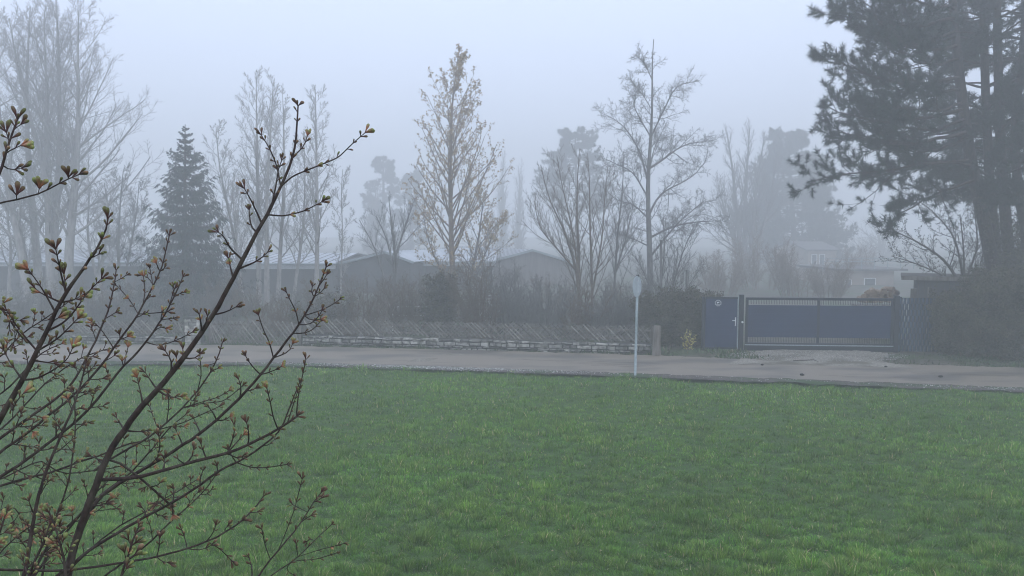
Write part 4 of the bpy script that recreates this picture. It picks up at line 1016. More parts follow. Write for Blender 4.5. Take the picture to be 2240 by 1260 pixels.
# spruce
def spruce(label, px, top, base, Y, half, seed):
    rg = np.random.default_rng(seed); T = trunk_of([(px, base - 40), (px, 500), (px + 1, top)], Y, .17, .012, 16); P_, R_ = T; sc_ = D(Y) / Y; Y = D(Y); half *= sc_
    t = thing('spruce_tree', (P_[0][0], P_[0][1], 0), label, 'tree')
    tb = Tubes(); tb.add(P_[None], R_[None], 9); tb.build('trunk', M['bark_dark'], t)
    zt = P_[-1][2]; z = zt - .3; lim = []; k = 0
    while z > .5:
        f = (zt - z) / zt; Lr = half * f ** .95 * (1 + .16 * math.sin(k * 1.7)) + .02
        n = int(7 + 5 * f)
        for i in range(n):
            a = i * 6.283 / n + k * 1.1 + rg.normal(0, .15); l = Lr * rg.uniform(.62, 1.12); d = np.array([math.cos(a), math.sin(a), 0]) * l
            s = np.array([P_[-1][0], P_[-1][1], z + rg.normal(0, .06)]); up_ = .30 * (1 - f) - .22 * f
            e = np.linspace(0, 1, 8)[:, None]
            prof = up_ * l * e * 1.2 - .55 * l * f * e * (1 - e) * 1.6 + .18 * l * np.maximum(e - .6, 0) * 2
            lim.append(s + d * e + np.concatenate([np.zeros((8, 2)), prof], 1))
        z -= (.24 + .24 * f) * sc_; k += 1
    PL = np.stack(lim); RL = np.linspace(.028, .008, 8)[None] * np.ones((len(PL), 1)); br = Tubes(); br.add(PL, RL, 3)
    # side twigs, flat, then hanging sprays
    st, dr, idx, tt, r = spawn(PL, RL, 16, .12, 1.0, 52, 8, rg); dr = nrm(dr * [1, 1, .25])
    L1_ = np.linalg.norm(PL[:, -1] - PL[:, 0], axis=1)[idx] * .36 * (1.1 - .7 * tt) * rg.uniform(.6, 1.2, len(tt))
    P1 = grow(st, dr, L1_, 4, -.35, .08, rg); R1 = np.full((len(P1), 4), .006); br.add(P1, R1, 3); br.build('branches', M['bark_dark'], t)
    # needle-covered strips: hanging leaf-shaped blades
    def strips(P_, n, lmin, lmax, wd, down):
        st, dr, idx, tt, r = spawn(P_, np.full(P_.shape[:2], .01), n, .1, 1.0, 45, 20, rg)
        N = len(st); sz = np.clip((zt - st[:, 2:3]) / 5, .12, 1); d = nrm(dr * [1, 1, .5] + [0, 0, -down] * sz + rg.normal(0, .12, (N, 3))); l = rg.uniform(lmin, lmax, (N, 1)) * sz; s = nrm(np.cross(d, rg.normal(0, 1, (N, 3)))) * wd * rg.uniform(.7, 1.3, (N, 1))
        return np.stack([st, st + d * l * .45 + s, st + d * l, st + d * l * .45 - s], 1).reshape(-1, 3), N
    V1, n1 = strips(P1, 9, .12, .42, .024, 1.3); V2, n2 = strips(PL, 34, .10, .26, .024, .45)
    V = np.concatenate([V1, V2]); N = n1 + n2; me = mesh_from('foliage', V, np.arange(N * 4).reshape(-1, 4)); col_attr(me, np.repeat(rg.uniform(.6, 1.3, (N, 1)) * np.ones((1, 3)), 4, axis=0))
    obj('foliage', me, M['spruce'], t); return t
spruce('tall dark spruce with drooping branches standing before the left hall', 404, 272, 712, 31.6, 2.95, 701)

# ---------------------------------------------------------------- undergrowth: bushes
def bush(name, label, px, py_base, py_top, half_px, Y, seed, m, nst=16, leaf=None, cat='bush', group=None, dens=1.0, dpt=.8, s3=4, spr=.55):
    rg = np.random.default_rng(seed); b = at(px, 600, Y); b[2] = 0; hgt = at(px, py_top, Y)[2]; hw = half_px / F * Y
    t = thing(name, (b[0], b[1], 0), label, cat, group)
    a = rg.uniform(0, 6.283, nst); q = np.sqrt(rg.random(nst))
    st = np.stack([b[0] + np.cos(a) * q * hw * (spr if nst > 12 else .07), b[1] + np.sin(a) * q * hw * (spr if nst > 12 else .07) * dpt, np.full(nst, -.05)], 1)
    dr = np.stack([np.cos(a) * q * hw * (.6 if nst > 12 and spr > .3 else 1.0), np.sin(a) * q * hw * .5 * dpt, np.full(nst, hgt)], 1)
    L = hgt * rg.uniform(.45, 1.08, nst); P0 = grow(st, dr, L, 8, .1, .07, rg); R0 = np.linspace(.028, .010, 8)[None] * np.ones((nst, 1))
    tb = Tubes(); tb.add(P0, R0, 4); tb.build('stems', m, t)
    lv = branch_levels(P0, R0, [dict(n=int(12 * dens), t0=.08, ang=40, angj=14, ratio=.32, fall=.35, rr=.55, K=5, up=.25, wig=.13, rmin=.009),
                                dict(n=int(7 * dens), t0=.1, ang=44, angj=14, ratio=.48, fall=.3, rr=.6, K=3, up=.15, wig=.16, rmin=.0065),
                                dict(n=s3, t0=.1, ang=48, angj=14, ratio=.55, fall=.3, rr=.7, K=3, up=.05, wig=.16, rmin=.005)], rg)
    tb = Tubes()
    for x in lv: tb.add(*x)
    tb.build('twigs', m, t)
    if leaf: specks('foliage', lv[-1][0], lv[-1][1], leaf['n'], leaf['size'], leaf['m'], rg, t, .1, leaf.get('jit', .04), leaf.get('asp', 1.0))
    return t
G_U = 'bare bushes behind the lattice fence'
BR, GY = M['twig_brown'], M['bark_grey']
ev = dict(n=1, size=.04, m=M['leaf_dark'], jit=.05)
for i, (px, top, hp, Y, mm, lf, lb) in enumerate((
    (60, 640, 110, 31, GY, None, 'dim bare bush at the left edge behind the budding shrub'),
    (200, 640, 90, 30.5, GY, None, 'dim bare bush left of the spruce foot'),
    (320, 640, 90, 30, GY, None, 'dim bush right under the left side of the spruce'),
    (470, 640, 80, 30, GY, None, 'bare bush behind the stone pillar and lattice gate'),
    (590, 655, 75, 29.5, BR, None, 'bare bush behind the right part of the lattice gate'),
    (700, 645, 80, 29, GY, ev, 'low dark bush where the long stone wall begins'),
    (790, 640, 75, 29, BR, None, 'low dark bush left of the white tubular frame'),
    (905, 600, 70, 31, BR, None, 'thin twiggy bush in front of the white tubular frame'),
    (965, 612, 36, 30, GY, dict(n=3, size=.05, m=M['leaf_dark'], jit=.06), 'dense dark evergreen bush at the foot of the leafing tree'),
    (1055, 580, 60, 29, BR, None, 'tall twiggy bush in front of the trellis'),
    (1120, 590, 65, 29.5, GY, None, 'tall bare bush right of the trellis'),
    (1190, 620, 70, 29, GY, None, 'dark tangled bush left of the vase-shaped tree trunk'),
    (1265, 635, 60, 28.5, BR, None, 'tangled bush at the foot of the vase-shaped tree'),
    (1330, 625, 60, 28.5, GY, None, 'tangled bush just left of the road sign'),
    (1400, 610, 55, 28.2, GY, None, 'bare bush directly behind the road sign'))):
    bush('bush', lb, px, 735, top, hp, Y, 800 + i, mm, nst=20, leaf=lf, group=G_U, dens=1.15)
# dense hedges left and right of the gate
hl = dict(n=3, size=.035, m=M['leaf_dark'], jit=.05)
for i, (px, top, hp, Y, lb) in enumerate(((1452, 655, 42, 26.6, 'dense brown hedge bush next to the wooden post'), (1505, 640, 46, 26.7, 'dense brown hedge bush behind the yellow flowering shrub'), (1545, 655, 26, 26.9, 'narrow hedge bush touching the blue side door'))):
    bush('hedge_bush', lb, px, 770, top, hp, Y, 850 + i, BR, nst=34, leaf=hl, cat='hedge', group='hedge bushes left of the gate', dens=1.3, dpt=.7)
for i, (px, top, hp, Y, lb) in enumerate(((2088, 668, 28, 24.8, 'hedge bush overlapping the woven blue fence'), (2128, 640, 40, 24.4, 'dense dark hedge bush in front of the shed'), (2178, 612, 40, 24.2, 'dense dark hedge bush in front of the pine trunks'), (2228, 642, 48, 23.6, 'dense dark hedge bush at the right picture edge'), (2300, 630, 60, 23.3, 'dark hedge bush just leaving the picture on the right'))):
    bush('hedge_bush', lb, px, 800, top, hp, Y, 870 + i, M['twig_brown'], nst=40, leaf=dict(n=4, size=.04, m=M['leaf_dark'], jit=.05), cat='hedge', group='dark hedge bushes right of the gate', dens=1.35, dpt=.8)
# budding shrub below the pines
tree('budding_tree', 'arching bare shrub with small buds growing below the pines above the shed roof', 'shrub',
     [trunk_of([(2108, 700), (2110, 620), (2108, 540), (2100, 470)], 24.6, .06, .012), trunk_of([(2110, 640), (2070, 570), (2010, 530), (1940, 498)], 24.4, .055, .012, grnd=False), trunk_of([(2110, 650), (2060, 600), (2000, 575), (1950, 560)], 24.5, .04, .01, grnd=False),
      trunk_of([(2110, 620), (2090, 520), (2050, 470), (2010, 440)], 24.8, .04, .01, grnd=False), trunk_of([(2110, 620), (2140, 540), (2130, 440)], 24.8, .04, .01, grnd=False)],
     [dict(n=13, t0=.2, t1=.98, ang=38, angj=10, len=lambda t: 1.5 - .8 * t, rr=.5, K=6, up=.25, wig=.11, rmin=.009, S=4),
      dict(n=6, t0=.15, ang=40, angj=12, ratio=.42, fall=.4, rr=.6, K=4, up=.2, wig=.13, rmin=.007),
      dict(n=4, t0=.15, ang=42, angj=12, ratio=.42, fall=.4, rr=.6, K=3, up=.2, wig=.13, rmin=.0055)], M['bark_dark'], 902, None, dict(n=2, size=.028, m=M['leaf_dark'], t0=.4, jit=.012))
# small yellow flowering shrub
bush('flowering_shrub', 'small shrub with pale yellow flowers in front of the brown hedge beside the gate', 1508, 760, 722, 20, 25.8, 951, BR, nst=12, leaf=dict(n=1, size=.035, m=M['leaf_yellow'], jit=.02), cat='shrub', dens=.5, s3=2)

G_H = 'hazy bushes on the land behind the gate'
for i, (px, top, hp, Y, lb) in enumerate(((1580, 560, 70, 40, 'hazy bush behind the blue side door'), (1665, 520, 85, 44, 'tall hazy brown bush behind the left half of the sliding gate'), (1745, 545, 75, 39, 'hazy brown bush behind the middle of the sliding gate'), (1818, 572, 52, 37, 'low hazy bush in front of the two storey house'), (1880, 545, 34, 52, 'faint rounded bush above the annexe roof'))):
    bush('bush', lb, px, 700, top, hp, Y * 1.25, 980 + i, M['bark_tan'], nst=22, group=G_H, dens=1.3, spr=.55)

G_R = 'second row of bare bushes before the halls'
places = (('at the far left edge under the pale tree trunks', 30), ('under the second of the pale tree trunks', 130), ('between the pale trees and the spruce', 235), ('right behind the spruce trunk', 380), ('right of the spruce under its lowest boughs', 465), ('around the feet of the first birch-like trees', 560), ('around the feet of the middle birch-like trees', 640), ('at the foot of the rightmost birch-like tree', 715), ('in front of the slanting metal roof', 800), ('beneath the small thin-stemmed tree', 880), ('left of the leafing tree trunk', 955), ('right of the leafing tree trunk', 1045), ('before the shallow gable of the right hall', 1130), ('behind the vase-shaped tree', 1215), ('between the vase-shaped and the tall crooked tree', 1345), ('behind the foot of the tall crooked tree', 1430))
rq = np.random.default_rng(55)
for i, (pl, px) in enumerate(places):
    bush('bush', 'hazy bare bush ' + pl, px, 700, rq.uniform(598, 628), rq.uniform(55, 75), rq.uniform(35, 40), 1100 + i, BR if i % 3 else GY, nst=20, group=G_R, dens=1.1)

bush('blossom_shrub', 'thin shrub with sprays of white blossom right of the leafing tree trunk', 1045, 735, 545, 42, 31.5, 1201, GY, nst=12, leaf=dict(n=1, size=.035, m=M['blossom'], jit=.03), cat='shrub', dens=.7, s3=2)

bush('bush', 'tall dark leafy bush filling the gap right of the pine trunks', 2232, 700, 430, 42, 27.5, 1301, M['bark_dark'], nst=24, leaf=dict(n=3, size=.045, m=M['leaf_dark'], jit=.06), dens=1.0)
bush('bush', 'twiggy dark bush behind the pine trunks and the shed', 2150, 700, 520, 50, 29.5, 1302, M['bark_dark'], nst=22, dens=1.0)

# ---------------------------------------------------------------- the budding shrub in front of the window
rs_ = np.random.default_rng(404)
SHB = thing('budding_shrub', (-1.5, 2.0, 0), 'large dark-stemmed shrub with red-brown buds opening green in the left foreground', 'shrub')
def atv(q):
    """(n,3) rows of px, py, depth -> world points"""
    q = np.asarray(q, float); x = (q[:, 0] - 1120) / F; u = (630 - q[:, 1]) / F
    d = np.stack([x, math.cos(P) + u * math.sin(P), -math.sin(P) + u * math.cos(P)], 1)
    return CAM + d * (q[:, 2] / d[:, 1])[:, None]
BT = np.array([0, .22, .42, .62, .82, .94, 1.0]); BR_ = np.array([.34, .36, .55, .88, 1.0, .70, .12])
def bud_mesh(buds):
    """buds: list of (pos, dir, length, width, colours(3))"""
    S = 7; V, Q, T, COL = [], [], [], []; n = 0
    ang = np.arange(S) * 2 * math.pi / S; K = len(BT)
    for pos, d, L, W, cols in buds:
        d = d / np.linalg.norm(d); ref = np.array([0, 0, 1.]) if abs(d[2]) < .9 else np.array([1., 0, 0])
        u = np.cross(d, ref); u /= np.linalg.norm(u); v = np.cross(d, u)
        bend = v * L * rs_.uniform(-.10, .16)
        c = pos + d * (BT * L)[:, None] + bend[None] * (BT ** 2)[:, None]
        R = BR_ * W * .5
        rg_ = c[:, None] + R[:, None, None] * (np.cos(ang)[None, :, None] * u * .85 + np.sin(ang)[None, :, None] * v)
        # slightly lobed scales
        V.append(rg_.reshape(-1, 3)); i = n + np.arange(K - 1)[:, None] * S; j = np.arange(S)[None]; j2 = (j + 1) % S
        Q.append(np.stack([i + j, i + j2, i + S + j2, i + S + j], -1).reshape(-1, 4)); n += K * S
        cc = np.stack([np.interp(BT, [0, .4, .72, 1], [cols[0][k], cols[1][k], cols[2][k], cols[3][k]]) for k in range(3)], 1)
        cc = np.repeat(cc, S, 0) * rs_.uniform(.8, 1.2, (K * S, 1)); COL.append(cc)
    return np.concatenate(V), np.concatenate(Q), np.concatenate(COL)
def bcols(k):
    dk = (.045, .018, .016); rd = (.085, .024, .022); br = (.15, .085, .045); gr = (.19, .215, .07); lg = (.27, .33, .09); tn = (.34, .22, .12); og = (.42, .16, .08); ol = (.13, .115, .045)
    return {0: (dk, rd, ol, gr), 1: (dk, rd, br, ol), 2: (rd, og, tn, lg), 3: (dk, dk, br, tn), 4: (rd, rd, gr, lg)}[k]
def make_branch(pts, w0, w1, Y0, Y1, ext=None, twigs=True, sp=34, tl=(18, 62), bs=1.0, green=.35, bare=.0, expl=(), seed=0, side=0):
    rg = np.random.default_rng(seed + 9000)
    pts = np.array(pts, float); n = len(pts)
    w0 *= .86
    q = np.concatenate([pts, np.linspace(Y0, Y1, n)[:, None]], 1)
    L = np.concatenate([[0], np.cumsum(np.linalg.norm(np.diff(q[:, :2], axis=0), axis=1))]); tot = L[-1]
    K = max(6, int(tot / 22)); tt = np.linspace(0, tot, K)
    qq = np.stack([np.interp(tt, L, q[:, i]) for i in range(3)], 1)
    qq[1:-1] = qq[1:-1] * .5 + (qq[:-2] + qq[2:]) * .25
    qq[1:-1, :2] += rg.normal(0, .5, (K - 2, 2))
    wpx = np.interp(tt / tot, [0, .75, 1], [w0, w0 * .35 + w1 * .65, w1])
    mb = MB(); W = atv(qq); R = wpx / 2 / F * qq[:, 2]
    # knots at nodes
    R = R * (1 + .05 * (rg.random(K) < .25))
    if ext is not None:      # carry the stem on down to the foot of the shrub
        foot = np.array(ext, float); d0 = W[0] - W[1]; d0 /= np.linalg.norm(d0); k = 8; s = np.linspace(0, 1, k + 1)[1:][:, None]
        Ld = np.linalg.norm(foot - W[0]); c1 = W[0] + d0 * Ld * .4; c2 = foot + np.array([0, 0, Ld * .35])
        ex = (1 - s) ** 3 * W[0] + 3 * (1 - s) ** 2 * s * c1 + 3 * (1 - s) * s ** 2 * c2 + s ** 3 * foot
        W = np.concatenate([ex[::-1], W]); R = np.concatenate([np.linspace(max(R[0] * 1.8, .011), R[0], k + 1)[:-1], R])
    mb.tube(W, R, 9)
    buds = []
    def buds_at(qp, tan, Yd, scale, pair=True, term=False):
        p = atv([qp])[0]; k_px = Yd / F
        base = math.atan2(-tan[1], tan[0])
        angs = []
        if term: angs = [rg.normal(0, .12), rg.uniform(.3, .6), -rg.uniform(.3, .6)]
        elif pair: angs = [rg.uniform(.3, .8), -rg.uniform(.3, .8)]
        else: angs = [rg.choice([-1, 1]) * rg.uniform(.5, 1.0)]
        opened = rg.random() < .13 * (1.6 if term else .6)
        if opened: angs += [rg.uniform(-.9, .9), rg.uniform(-.5, .5)]
        for a in angs:
            if not term and rg.random() < .12: continue
            a = base + a; sz = scale * rg.uniform(.7, 1.15) * (1.1 if term else .9)
            d = np.array([math.cos(a), rg.normal(0, .35), math.sin(a)]); 
            kind = 2 if opened else (0 if rg.random() < green * .8 else rg.choice([1, 3, 1]))
            if rg.random() < green * .22: kind = 4
            buds.append((p, d, .0195 * bs * sz, .0062 * bs * sz * rg.uniform(.8, 1.25) * (1.1 if opened else 1), bcols(kind)))
    def twig(q0, dirpx, length, wpx_, depth_rate, curve_up=.25, sub=True, scale=1.0):
        k = max(4, int(length / 9)); p = np.array(q0, float); d = np.array(dirpx, float); d /= np.linalg.norm(d); P_ = [p.copy()]
        for i in range(k):
            d = d + np.array([0, -curve_up / k]) + rg.normal(0, .075, 2); d /= np.linalg.norm(d)
            p = p + np.array([d[0] * length / k, d[1] * length / k, depth_rate * length / k * p[2] / F]); P_.append(p.copy())
        P_ = np.array(P_); w = np.linspace(wpx_, max(1.7, wpx_ * .5), k + 1); mb.tube(atv(P_), w / 2 / F * P_[:, 2], 6)
        tang = P_[-1] - P_[-2]; buds_at(P_[-1], tang[:2], P_[-1][2], scale, term=True)
        s = length - rg.uniform(9, 16)
        while s > length * .3:
            i = min(int(s / length * k), k - 1); f = s / length * k - i; pp = P_[i] * (1 - f) + P_[i + 1] * f
            buds_at(pp, (P_[i + 1] - P_[i])[:2], pp[2], scale * .85); s -= rg.uniform(13, 24)
        if sub and length > 48:
            for _ in range(rg.integers(1, 3)):
                i = rg.integers(int(k * .3), max(int(k * .75), int(k * .3) + 1)); dd = (P_[i + 1] - P_[i])[:2]; a = rg.choice([-1, 1]) * rg.uniform(.6, .95); c_, s_ = math.cos(a), math.sin(a)
                twig(P_[i], (dd[0] * c_ - dd[1] * s_, dd[0] * s_ + dd[1] * c_), length * rg.uniform(.3, .5), wpx_ * .75, rg.normal(0, .4), curve_up, False, scale * .9)
    # explicit side shoots: polylines in pixels
    for pl in expl:
        pl = np.array(pl, float); i0 = np.argmin(np.linalg.norm(qq[:, :2] - pl[0], axis=1)); Yd = qq[i0, 2]
        a = np.concatenate([pl, np.linspace(Yd, Yd * rg.uniform(.95, 1.05), len(pl))[:, None]], 1); a[0] = qq[i0]
        Lp = np.concatenate([[0], np.cumsum(np.linalg.norm(np.diff(a[:, :2], axis=0), axis=1))]); k = max(4, int(Lp[-1] / 10)); ts = np.linspace(0, Lp[-1], k)
        b = np.stack([np.interp(ts, Lp, a[:, j]) for j in range(3)], 1); b[1:-1] = b[1:-1] * .5 + (b[:-2] + b[2:]) * .25
        ww = min(wpx[i0] * .6, 5.0); w = np.linspace(ww, 2.0, k); mb.tube(atv(b), w / 2 / F * b[:, 2], 6)
        buds_at(b[-1], (b[-1] - b[-2])[:2], b[-1][2], 1.0, term=True)
        s = Lp[-1] - 14
        while s > Lp[-1] * .22:
            j = min(int(s / Lp[-1] * (k - 1)), k - 2); f = s / Lp[-1] * (k - 1) - j; pp = b[j] * (1 - f) + b[j + 1] * f
            buds_at(pp, (b[j + 1] - b[j])[:2], pp[2], .9); s -= rg.uniform(16, 34)
    if twigs:
        s = tot * .12 + rg.uniform(0, sp)
        sgn = 1
        while s < tot - 12:
            i = min(int(s / tot * (K - 1)), K - 2); f = s / tot * (K - 1) - i; p = qq[i] * (1 - f) + qq[i + 1] * f; tan = (qq[i + 1] - qq[i])[:2]; tan /= np.linalg.norm(tan)
            for sg in ((sgn, -sgn) if rg.random() < .55 else (sgn,)):
                if rg.random() < bare: continue
                a = sg * rg.uniform(.55, 1.05); c_, s_ = math.cos(a), math.sin(a); dv = (tan[0] * c_ - tan[1] * s_, tan[0] * s_ + tan[1] * c_)
                ln = rg.uniform(*tl) * (1 if rg.random() < .8 else 1.6) * (.55 + .45 * (1 - s / tot) + .1)
                twig(p, dv, ln, min(wpx[i] * .55, 3.6), rg.normal(0, .5), scale=1.0)
            sgn = -sgn; s += rg.uniform(.6, 1.4) * sp
    tang = qq[-1] - qq[-2]; buds_at(qq[-1], tang[:2], qq[-1][2], 1.0, term=True)
    s = tot - 16
    while s > max(tot * .6, tot - 130):
        i = min(int(s / tot * (K - 1)), K - 2); f = s / tot * (K - 1) - i; p = qq[i] * (1 - f) + qq[i + 1] * f; buds_at(p, (qq[i + 1] - qq[i])[:2], p[2], .95); s -= rg.uniform(18, 34)
    o = mb.build('branch', M['shrub_bark'], SHB, True)
    V, Q, COL = bud_mesh(buds); me = mesh_from('foliage', V, Q, None, True); col_attr(me, COL); obj('foliage', me, M['bud'], o)
    return o
F1, F2, F3 = (-1.45, 2.1, 0), (-1.75, 1.9, 0), (-1.6, 2.3, 0)
# main stem
make_branch([(140, 1300), (160, 1200), (205, 1070), (240, 985), (300, 900), (365, 830), (420, 757), (475, 675), (520, 590), (560, 510), (590, 460), (620, 395), (640, 350), (648, 300), (652, 232)], 20.5, 3.2, 1.9, 2.1, F1, False, bs=1.15, green=.2, seed=1, expl=[
    [(614, 400), (640, 385), (690, 365), (740, 345), (770, 315), (799, 290)], [(636, 345), (655, 330), (668, 318), (672, 298)], [(612, 400), (605, 360), (590, 325), (572, 296)], [(600, 440), (605, 400), (608, 372), (616, 352)],
    [(583, 480), (620, 473), (665, 462), (703, 442)], [(578, 482), (555, 450), (545, 430), (535, 413)], [(560, 510), (550, 500), (546, 480), (545, 460)], [(527, 578), (500, 540), (490, 515), (478, 508)],
    [(527, 580), (555, 575), (572, 565), (585, 552)], [(512, 612), (506, 592), (502, 578), (500, 566)], [(470, 683), (498, 682), (515, 672)], [(440, 725), (440, 705), (436, 688)], [(443, 722), (450, 710), (454, 692)],
    [(381, 815), (377, 790), (362, 768)], [(382, 812), (390, 795), (386, 782)], [(400, 782), (401, 770), (400, 764)], [(404, 784), (428, 786), (436, 775)], [(343, 862), (333, 838), (318, 815)], [(352, 864), (372, 872), (394, 867)], [(368, 870), (370, 850), (366, 860)],
    [(315, 892), (308, 860), (302, 835), (300, 826)], [(272, 944), (262, 925), (255, 914)], [(281, 940), (300, 946), (320, 942)], [(228, 1015), (212, 1000), (200, 998)], [(193, 1105), (215, 1110), (232, 1100)], [(205, 1075), (225, 1065), (238, 1050)]])
make_branch([(150, 1225), (195, 1120), (225, 1080), (310, 1028), (375, 990), (436, 950), (490, 905), (533, 863), (571, 819), (600, 781), (654, 713), (688, 650), (700, 620), (713, 585)], 11, 3, 2.1, 2.5, F1, False, bs=1.1, green=.4, seed=2, expl=[
    [(654, 713), (648, 680), (636, 660), (627, 640)], [(664, 697), (700, 680), (725, 668), (742, 656)], [(664, 695), (680, 704), (702, 698)], [(654, 714), (680, 710), (700, 690), (704, 680)], [(640, 742), (668, 730), (690, 718), (700, 704)],
    [(600, 781), (590, 750), (575, 720), (566, 690)], [(602, 780), (622, 775), (638, 765), (640, 752)], [(565, 824), (550, 800), (538, 780)], [(570, 821), (592, 815), (615, 802)], [(532, 864), (530, 845), (522, 830)], [(534, 862), (545, 856), (558, 850)],
    [(472, 918), (465, 900), (458, 892)], [(472, 919), (490, 922), (502, 912)], [(433, 950), (430, 930), (425, 918)], [(395, 975), (392, 955), (385, 940)], [(345, 1003), (352, 975), (348, 955)], [(310, 1028), (330, 1018), (340, 1005)], [(688, 652), (702, 640), (708, 632)], [(685, 655), (680, 640), (683, 628)], [(700, 622), (708, 612), (714, 602)]])
make_branch([(214, 1050), (300, 1045), (370, 1025), (440, 1005), (500, 992), (550, 970), (600, 945), (648, 912)], 10, 5, 1.95, 2.15, None, False, bs=1.15, green=.3, seed=3, expl=[
    [(640, 916), (652, 868), (660, 830), (669, 787)], [(600, 946), (597, 912), (592, 882), (584, 850)], [(548, 970), (546, 950), (540, 926)], [(498, 992), (508, 965), (514, 945), (512, 930)], [(500, 992), (520, 965), (532, 952)], [(502, 992), (520, 1005), (528, 1000)], [(448, 1003), (442, 980), (440, 972)], [(412, 1016), (422, 1000), (424, 985)], [(405, 1018), (396, 1010), (390, 1005)], [(360, 1030), (362, 1008), (360, 1000)], [(625, 930), (640, 890), (650, 860)]])
make_branch([(125, 1260), (200, 1200), (240, 1174), (329, 1125), (370, 1102), (410, 1080), (456, 1047), (494, 1019), (516, 1014), (559, 988), (611, 946), (632, 900), (645, 860), (655, 838)], 9, 2.5, 2.0, 2.3, F1, False, bs=1.0, green=.3, seed=4, expl=[
    [(516, 1016), (550, 1023), (585, 1023), (626, 1016)], [(411, 1080), (408, 1065)], [(374, 1100), (380, 1085), (380, 1070)], [(365, 1105), (352, 1098), (344, 1102)], [(326, 1127), (318, 1115), (312, 1112)], [(332, 1124), (345, 1130), (354, 1128)], [(373, 1101), (375, 1118), (378, 1125)], [(480, 1030), (475, 1020)], [(430, 1066), (436, 1050), (444, 1030)], [(510, 1016), (505, 995), (500, 985)], [(570, 982), (590, 975), (600, 962)]])
make_branch([(180, 1300), (255, 1240), (309, 1204), (337, 1178), (377, 1136), (405, 1115), (433, 1090), (455, 1066), (470, 1042)], 6, 2.2, 2.05, 2.2, F1, False, bs=1.0, seed=5, expl=[[(337, 1177), (330, 1150), (322, 1135)], [(377, 1136), (376, 1125), (376, 1115)], [(425, 1098), (420, 1085), (432, 1078)], [(410, 1112), (420, 1095), (410, 1090)], [(433, 1090), (452, 1085), (462, 1072)]])
make_branch([(0, 1246), (80, 1248), (150, 1248), (240, 1236), (345, 1218), (410, 1200), (460, 1182), (517, 1151), (563, 1106), (576, 1086)], 7, 3, 1.8, 2.2, F2, False, bs=1.15, green=.25, seed=6, expl=[
    [(409, 1201), (406, 1180), (398, 1160)], [(345, 1219), (350, 1192), (349, 1178)], [(345, 1219), (355, 1230), (366, 1230)], [(412, 1200), (440, 1205), (462, 1193)], [(462, 1182), (482, 1200), (505, 1225)], [(462, 1182), (468, 1165), (472, 1150)], [(486, 1170), (490, 1158), (497, 1152)], [(545, 1128), (556, 1122), (562, 1120)], [(517, 1150), (526, 1142), (532, 1138)]])
make_branch([(548, 1290), (560, 1268), (590, 1225), (615, 1197), (640, 1168), (662, 1138), (682, 1105), (702, 1078)], 5, 2.2, 2.0, 2.2, (-.6, 2.2, 0), False, bs=1.1, green=.4, seed=7, expl=[[(612, 1200), (628, 1158), (645, 1112), (661, 1048)], [(588, 1228), (580, 1195), (573, 1158)], [(664, 1136), (672, 1132), (680, 1128)], [(683, 1104), (694, 1096), (702, 1090)], [(646, 1110), (640, 1104)]])
make_branch([(560, 1300), (590, 1258), (630, 1235), (660, 1214), (690, 1180), (725, 1148)], 3.5, 1.8, 2.1, 2.3, (-.6, 2.2, 0), False, bs=.9, seed=8, expl=[[(662, 1213), (700, 1202), (730, 1195), (752, 1189)], [(620, 1238), (645, 1226), (690, 1224), (735, 1210)], [(655, 1218), (648, 1195), (648, 1190)], [(690, 1182), (676, 1178), (672, 1184)], [(622, 1238), (622, 1248), (640, 1256)]])
make_branch([(545, 1300), (552, 1262), (553, 1245), (545, 1220)], 4, 2, 2.0, 2.1, (-.6, 2.2, 0), False, bs=1.0, seed=9)
# crossing branch in the middle
make_branch([(236, 1005), (262, 1010), (300, 1040), (335, 1070), (371, 1103)], 6, 5, 2.0, 2.05, None, False, bs=1.0, seed=10, expl=[[(312, 1050), (330, 1062), (318, 1066)], [(340, 1073), (348, 1062), (350, 1056)], [(350, 1083), (345, 1095)]])
make_branch([(205, 1030), (260, 992), (315, 965), (350, 938), (373, 918), (402, 888), (434, 855), (460, 815), (478, 783), (486, 750)], 6, 2.4, 2.3, 2.5, None, False, bs=1.0, green=.3, seed=11, expl=[
    [(373, 918), (370, 885), (368, 862)], [(402, 888), (440, 880), (480, 868), (500, 855)], [(404, 886), (445, 882), (490, 878), (530, 845)], [(438, 850), (441, 820), (439, 800), (437, 775)], [(455, 825), (470, 808), (476, 806)], [(350, 938), (400, 925), (445, 905), (478, 890)], [(392, 898), (412, 895), (425, 880)], [(345, 942), (338, 920), (328, 890)], [(466, 805), (458, 798)], [(430, 895), (422, 882), (428, 868)]])
make_branch([(130, 1180), (183, 1117), (215, 1085), (245, 1065), (280, 1040), (330, 985), (380, 925), (405, 908)], 6, 2, 2.3, 2.4, F1, True, sp=40, bs=.95, seed=12)
# near left stem, closest to the window
make_branch([(-60, 1040), (0, 915), (45, 840), (85, 760), (105, 720), (125, 675), (148, 632), (175, 600), (200, 560), (222, 525), (234, 500), (236, 479)], 17, 3.2, 1.25, 1.35, F2, False, bs=1.0, green=.75, seed=13, expl=[
    [(124, 675), (98, 641), (81, 615), (62, 590)], [(145, 637), (131, 589), (125, 558), (122, 545)], [(146, 634), (142, 612), (140, 600)], [(105, 718), (133, 710), (152, 694), (169, 672), (188, 644), (202, 629), (222, 610)], [(78, 765), (52, 734), (33, 708), (15, 680)], [(86, 763), (107, 753), (131, 737), (152, 715), (170, 697)],
    [(47, 836), (80, 829), (118, 809), (149, 785), (158, 762)], [(99, 643), (86, 640), (78, 632)], [(196, 566), (206, 562), (216, 556)], [(170, 672), (172, 655), (176, 648)], [(118, 809), (118, 795)], [(135, 706), (128, 695)], [(42, 834), (20, 790), (8, 765)], [(20, 880), (25, 905), (35, 878), (52, 860)]])
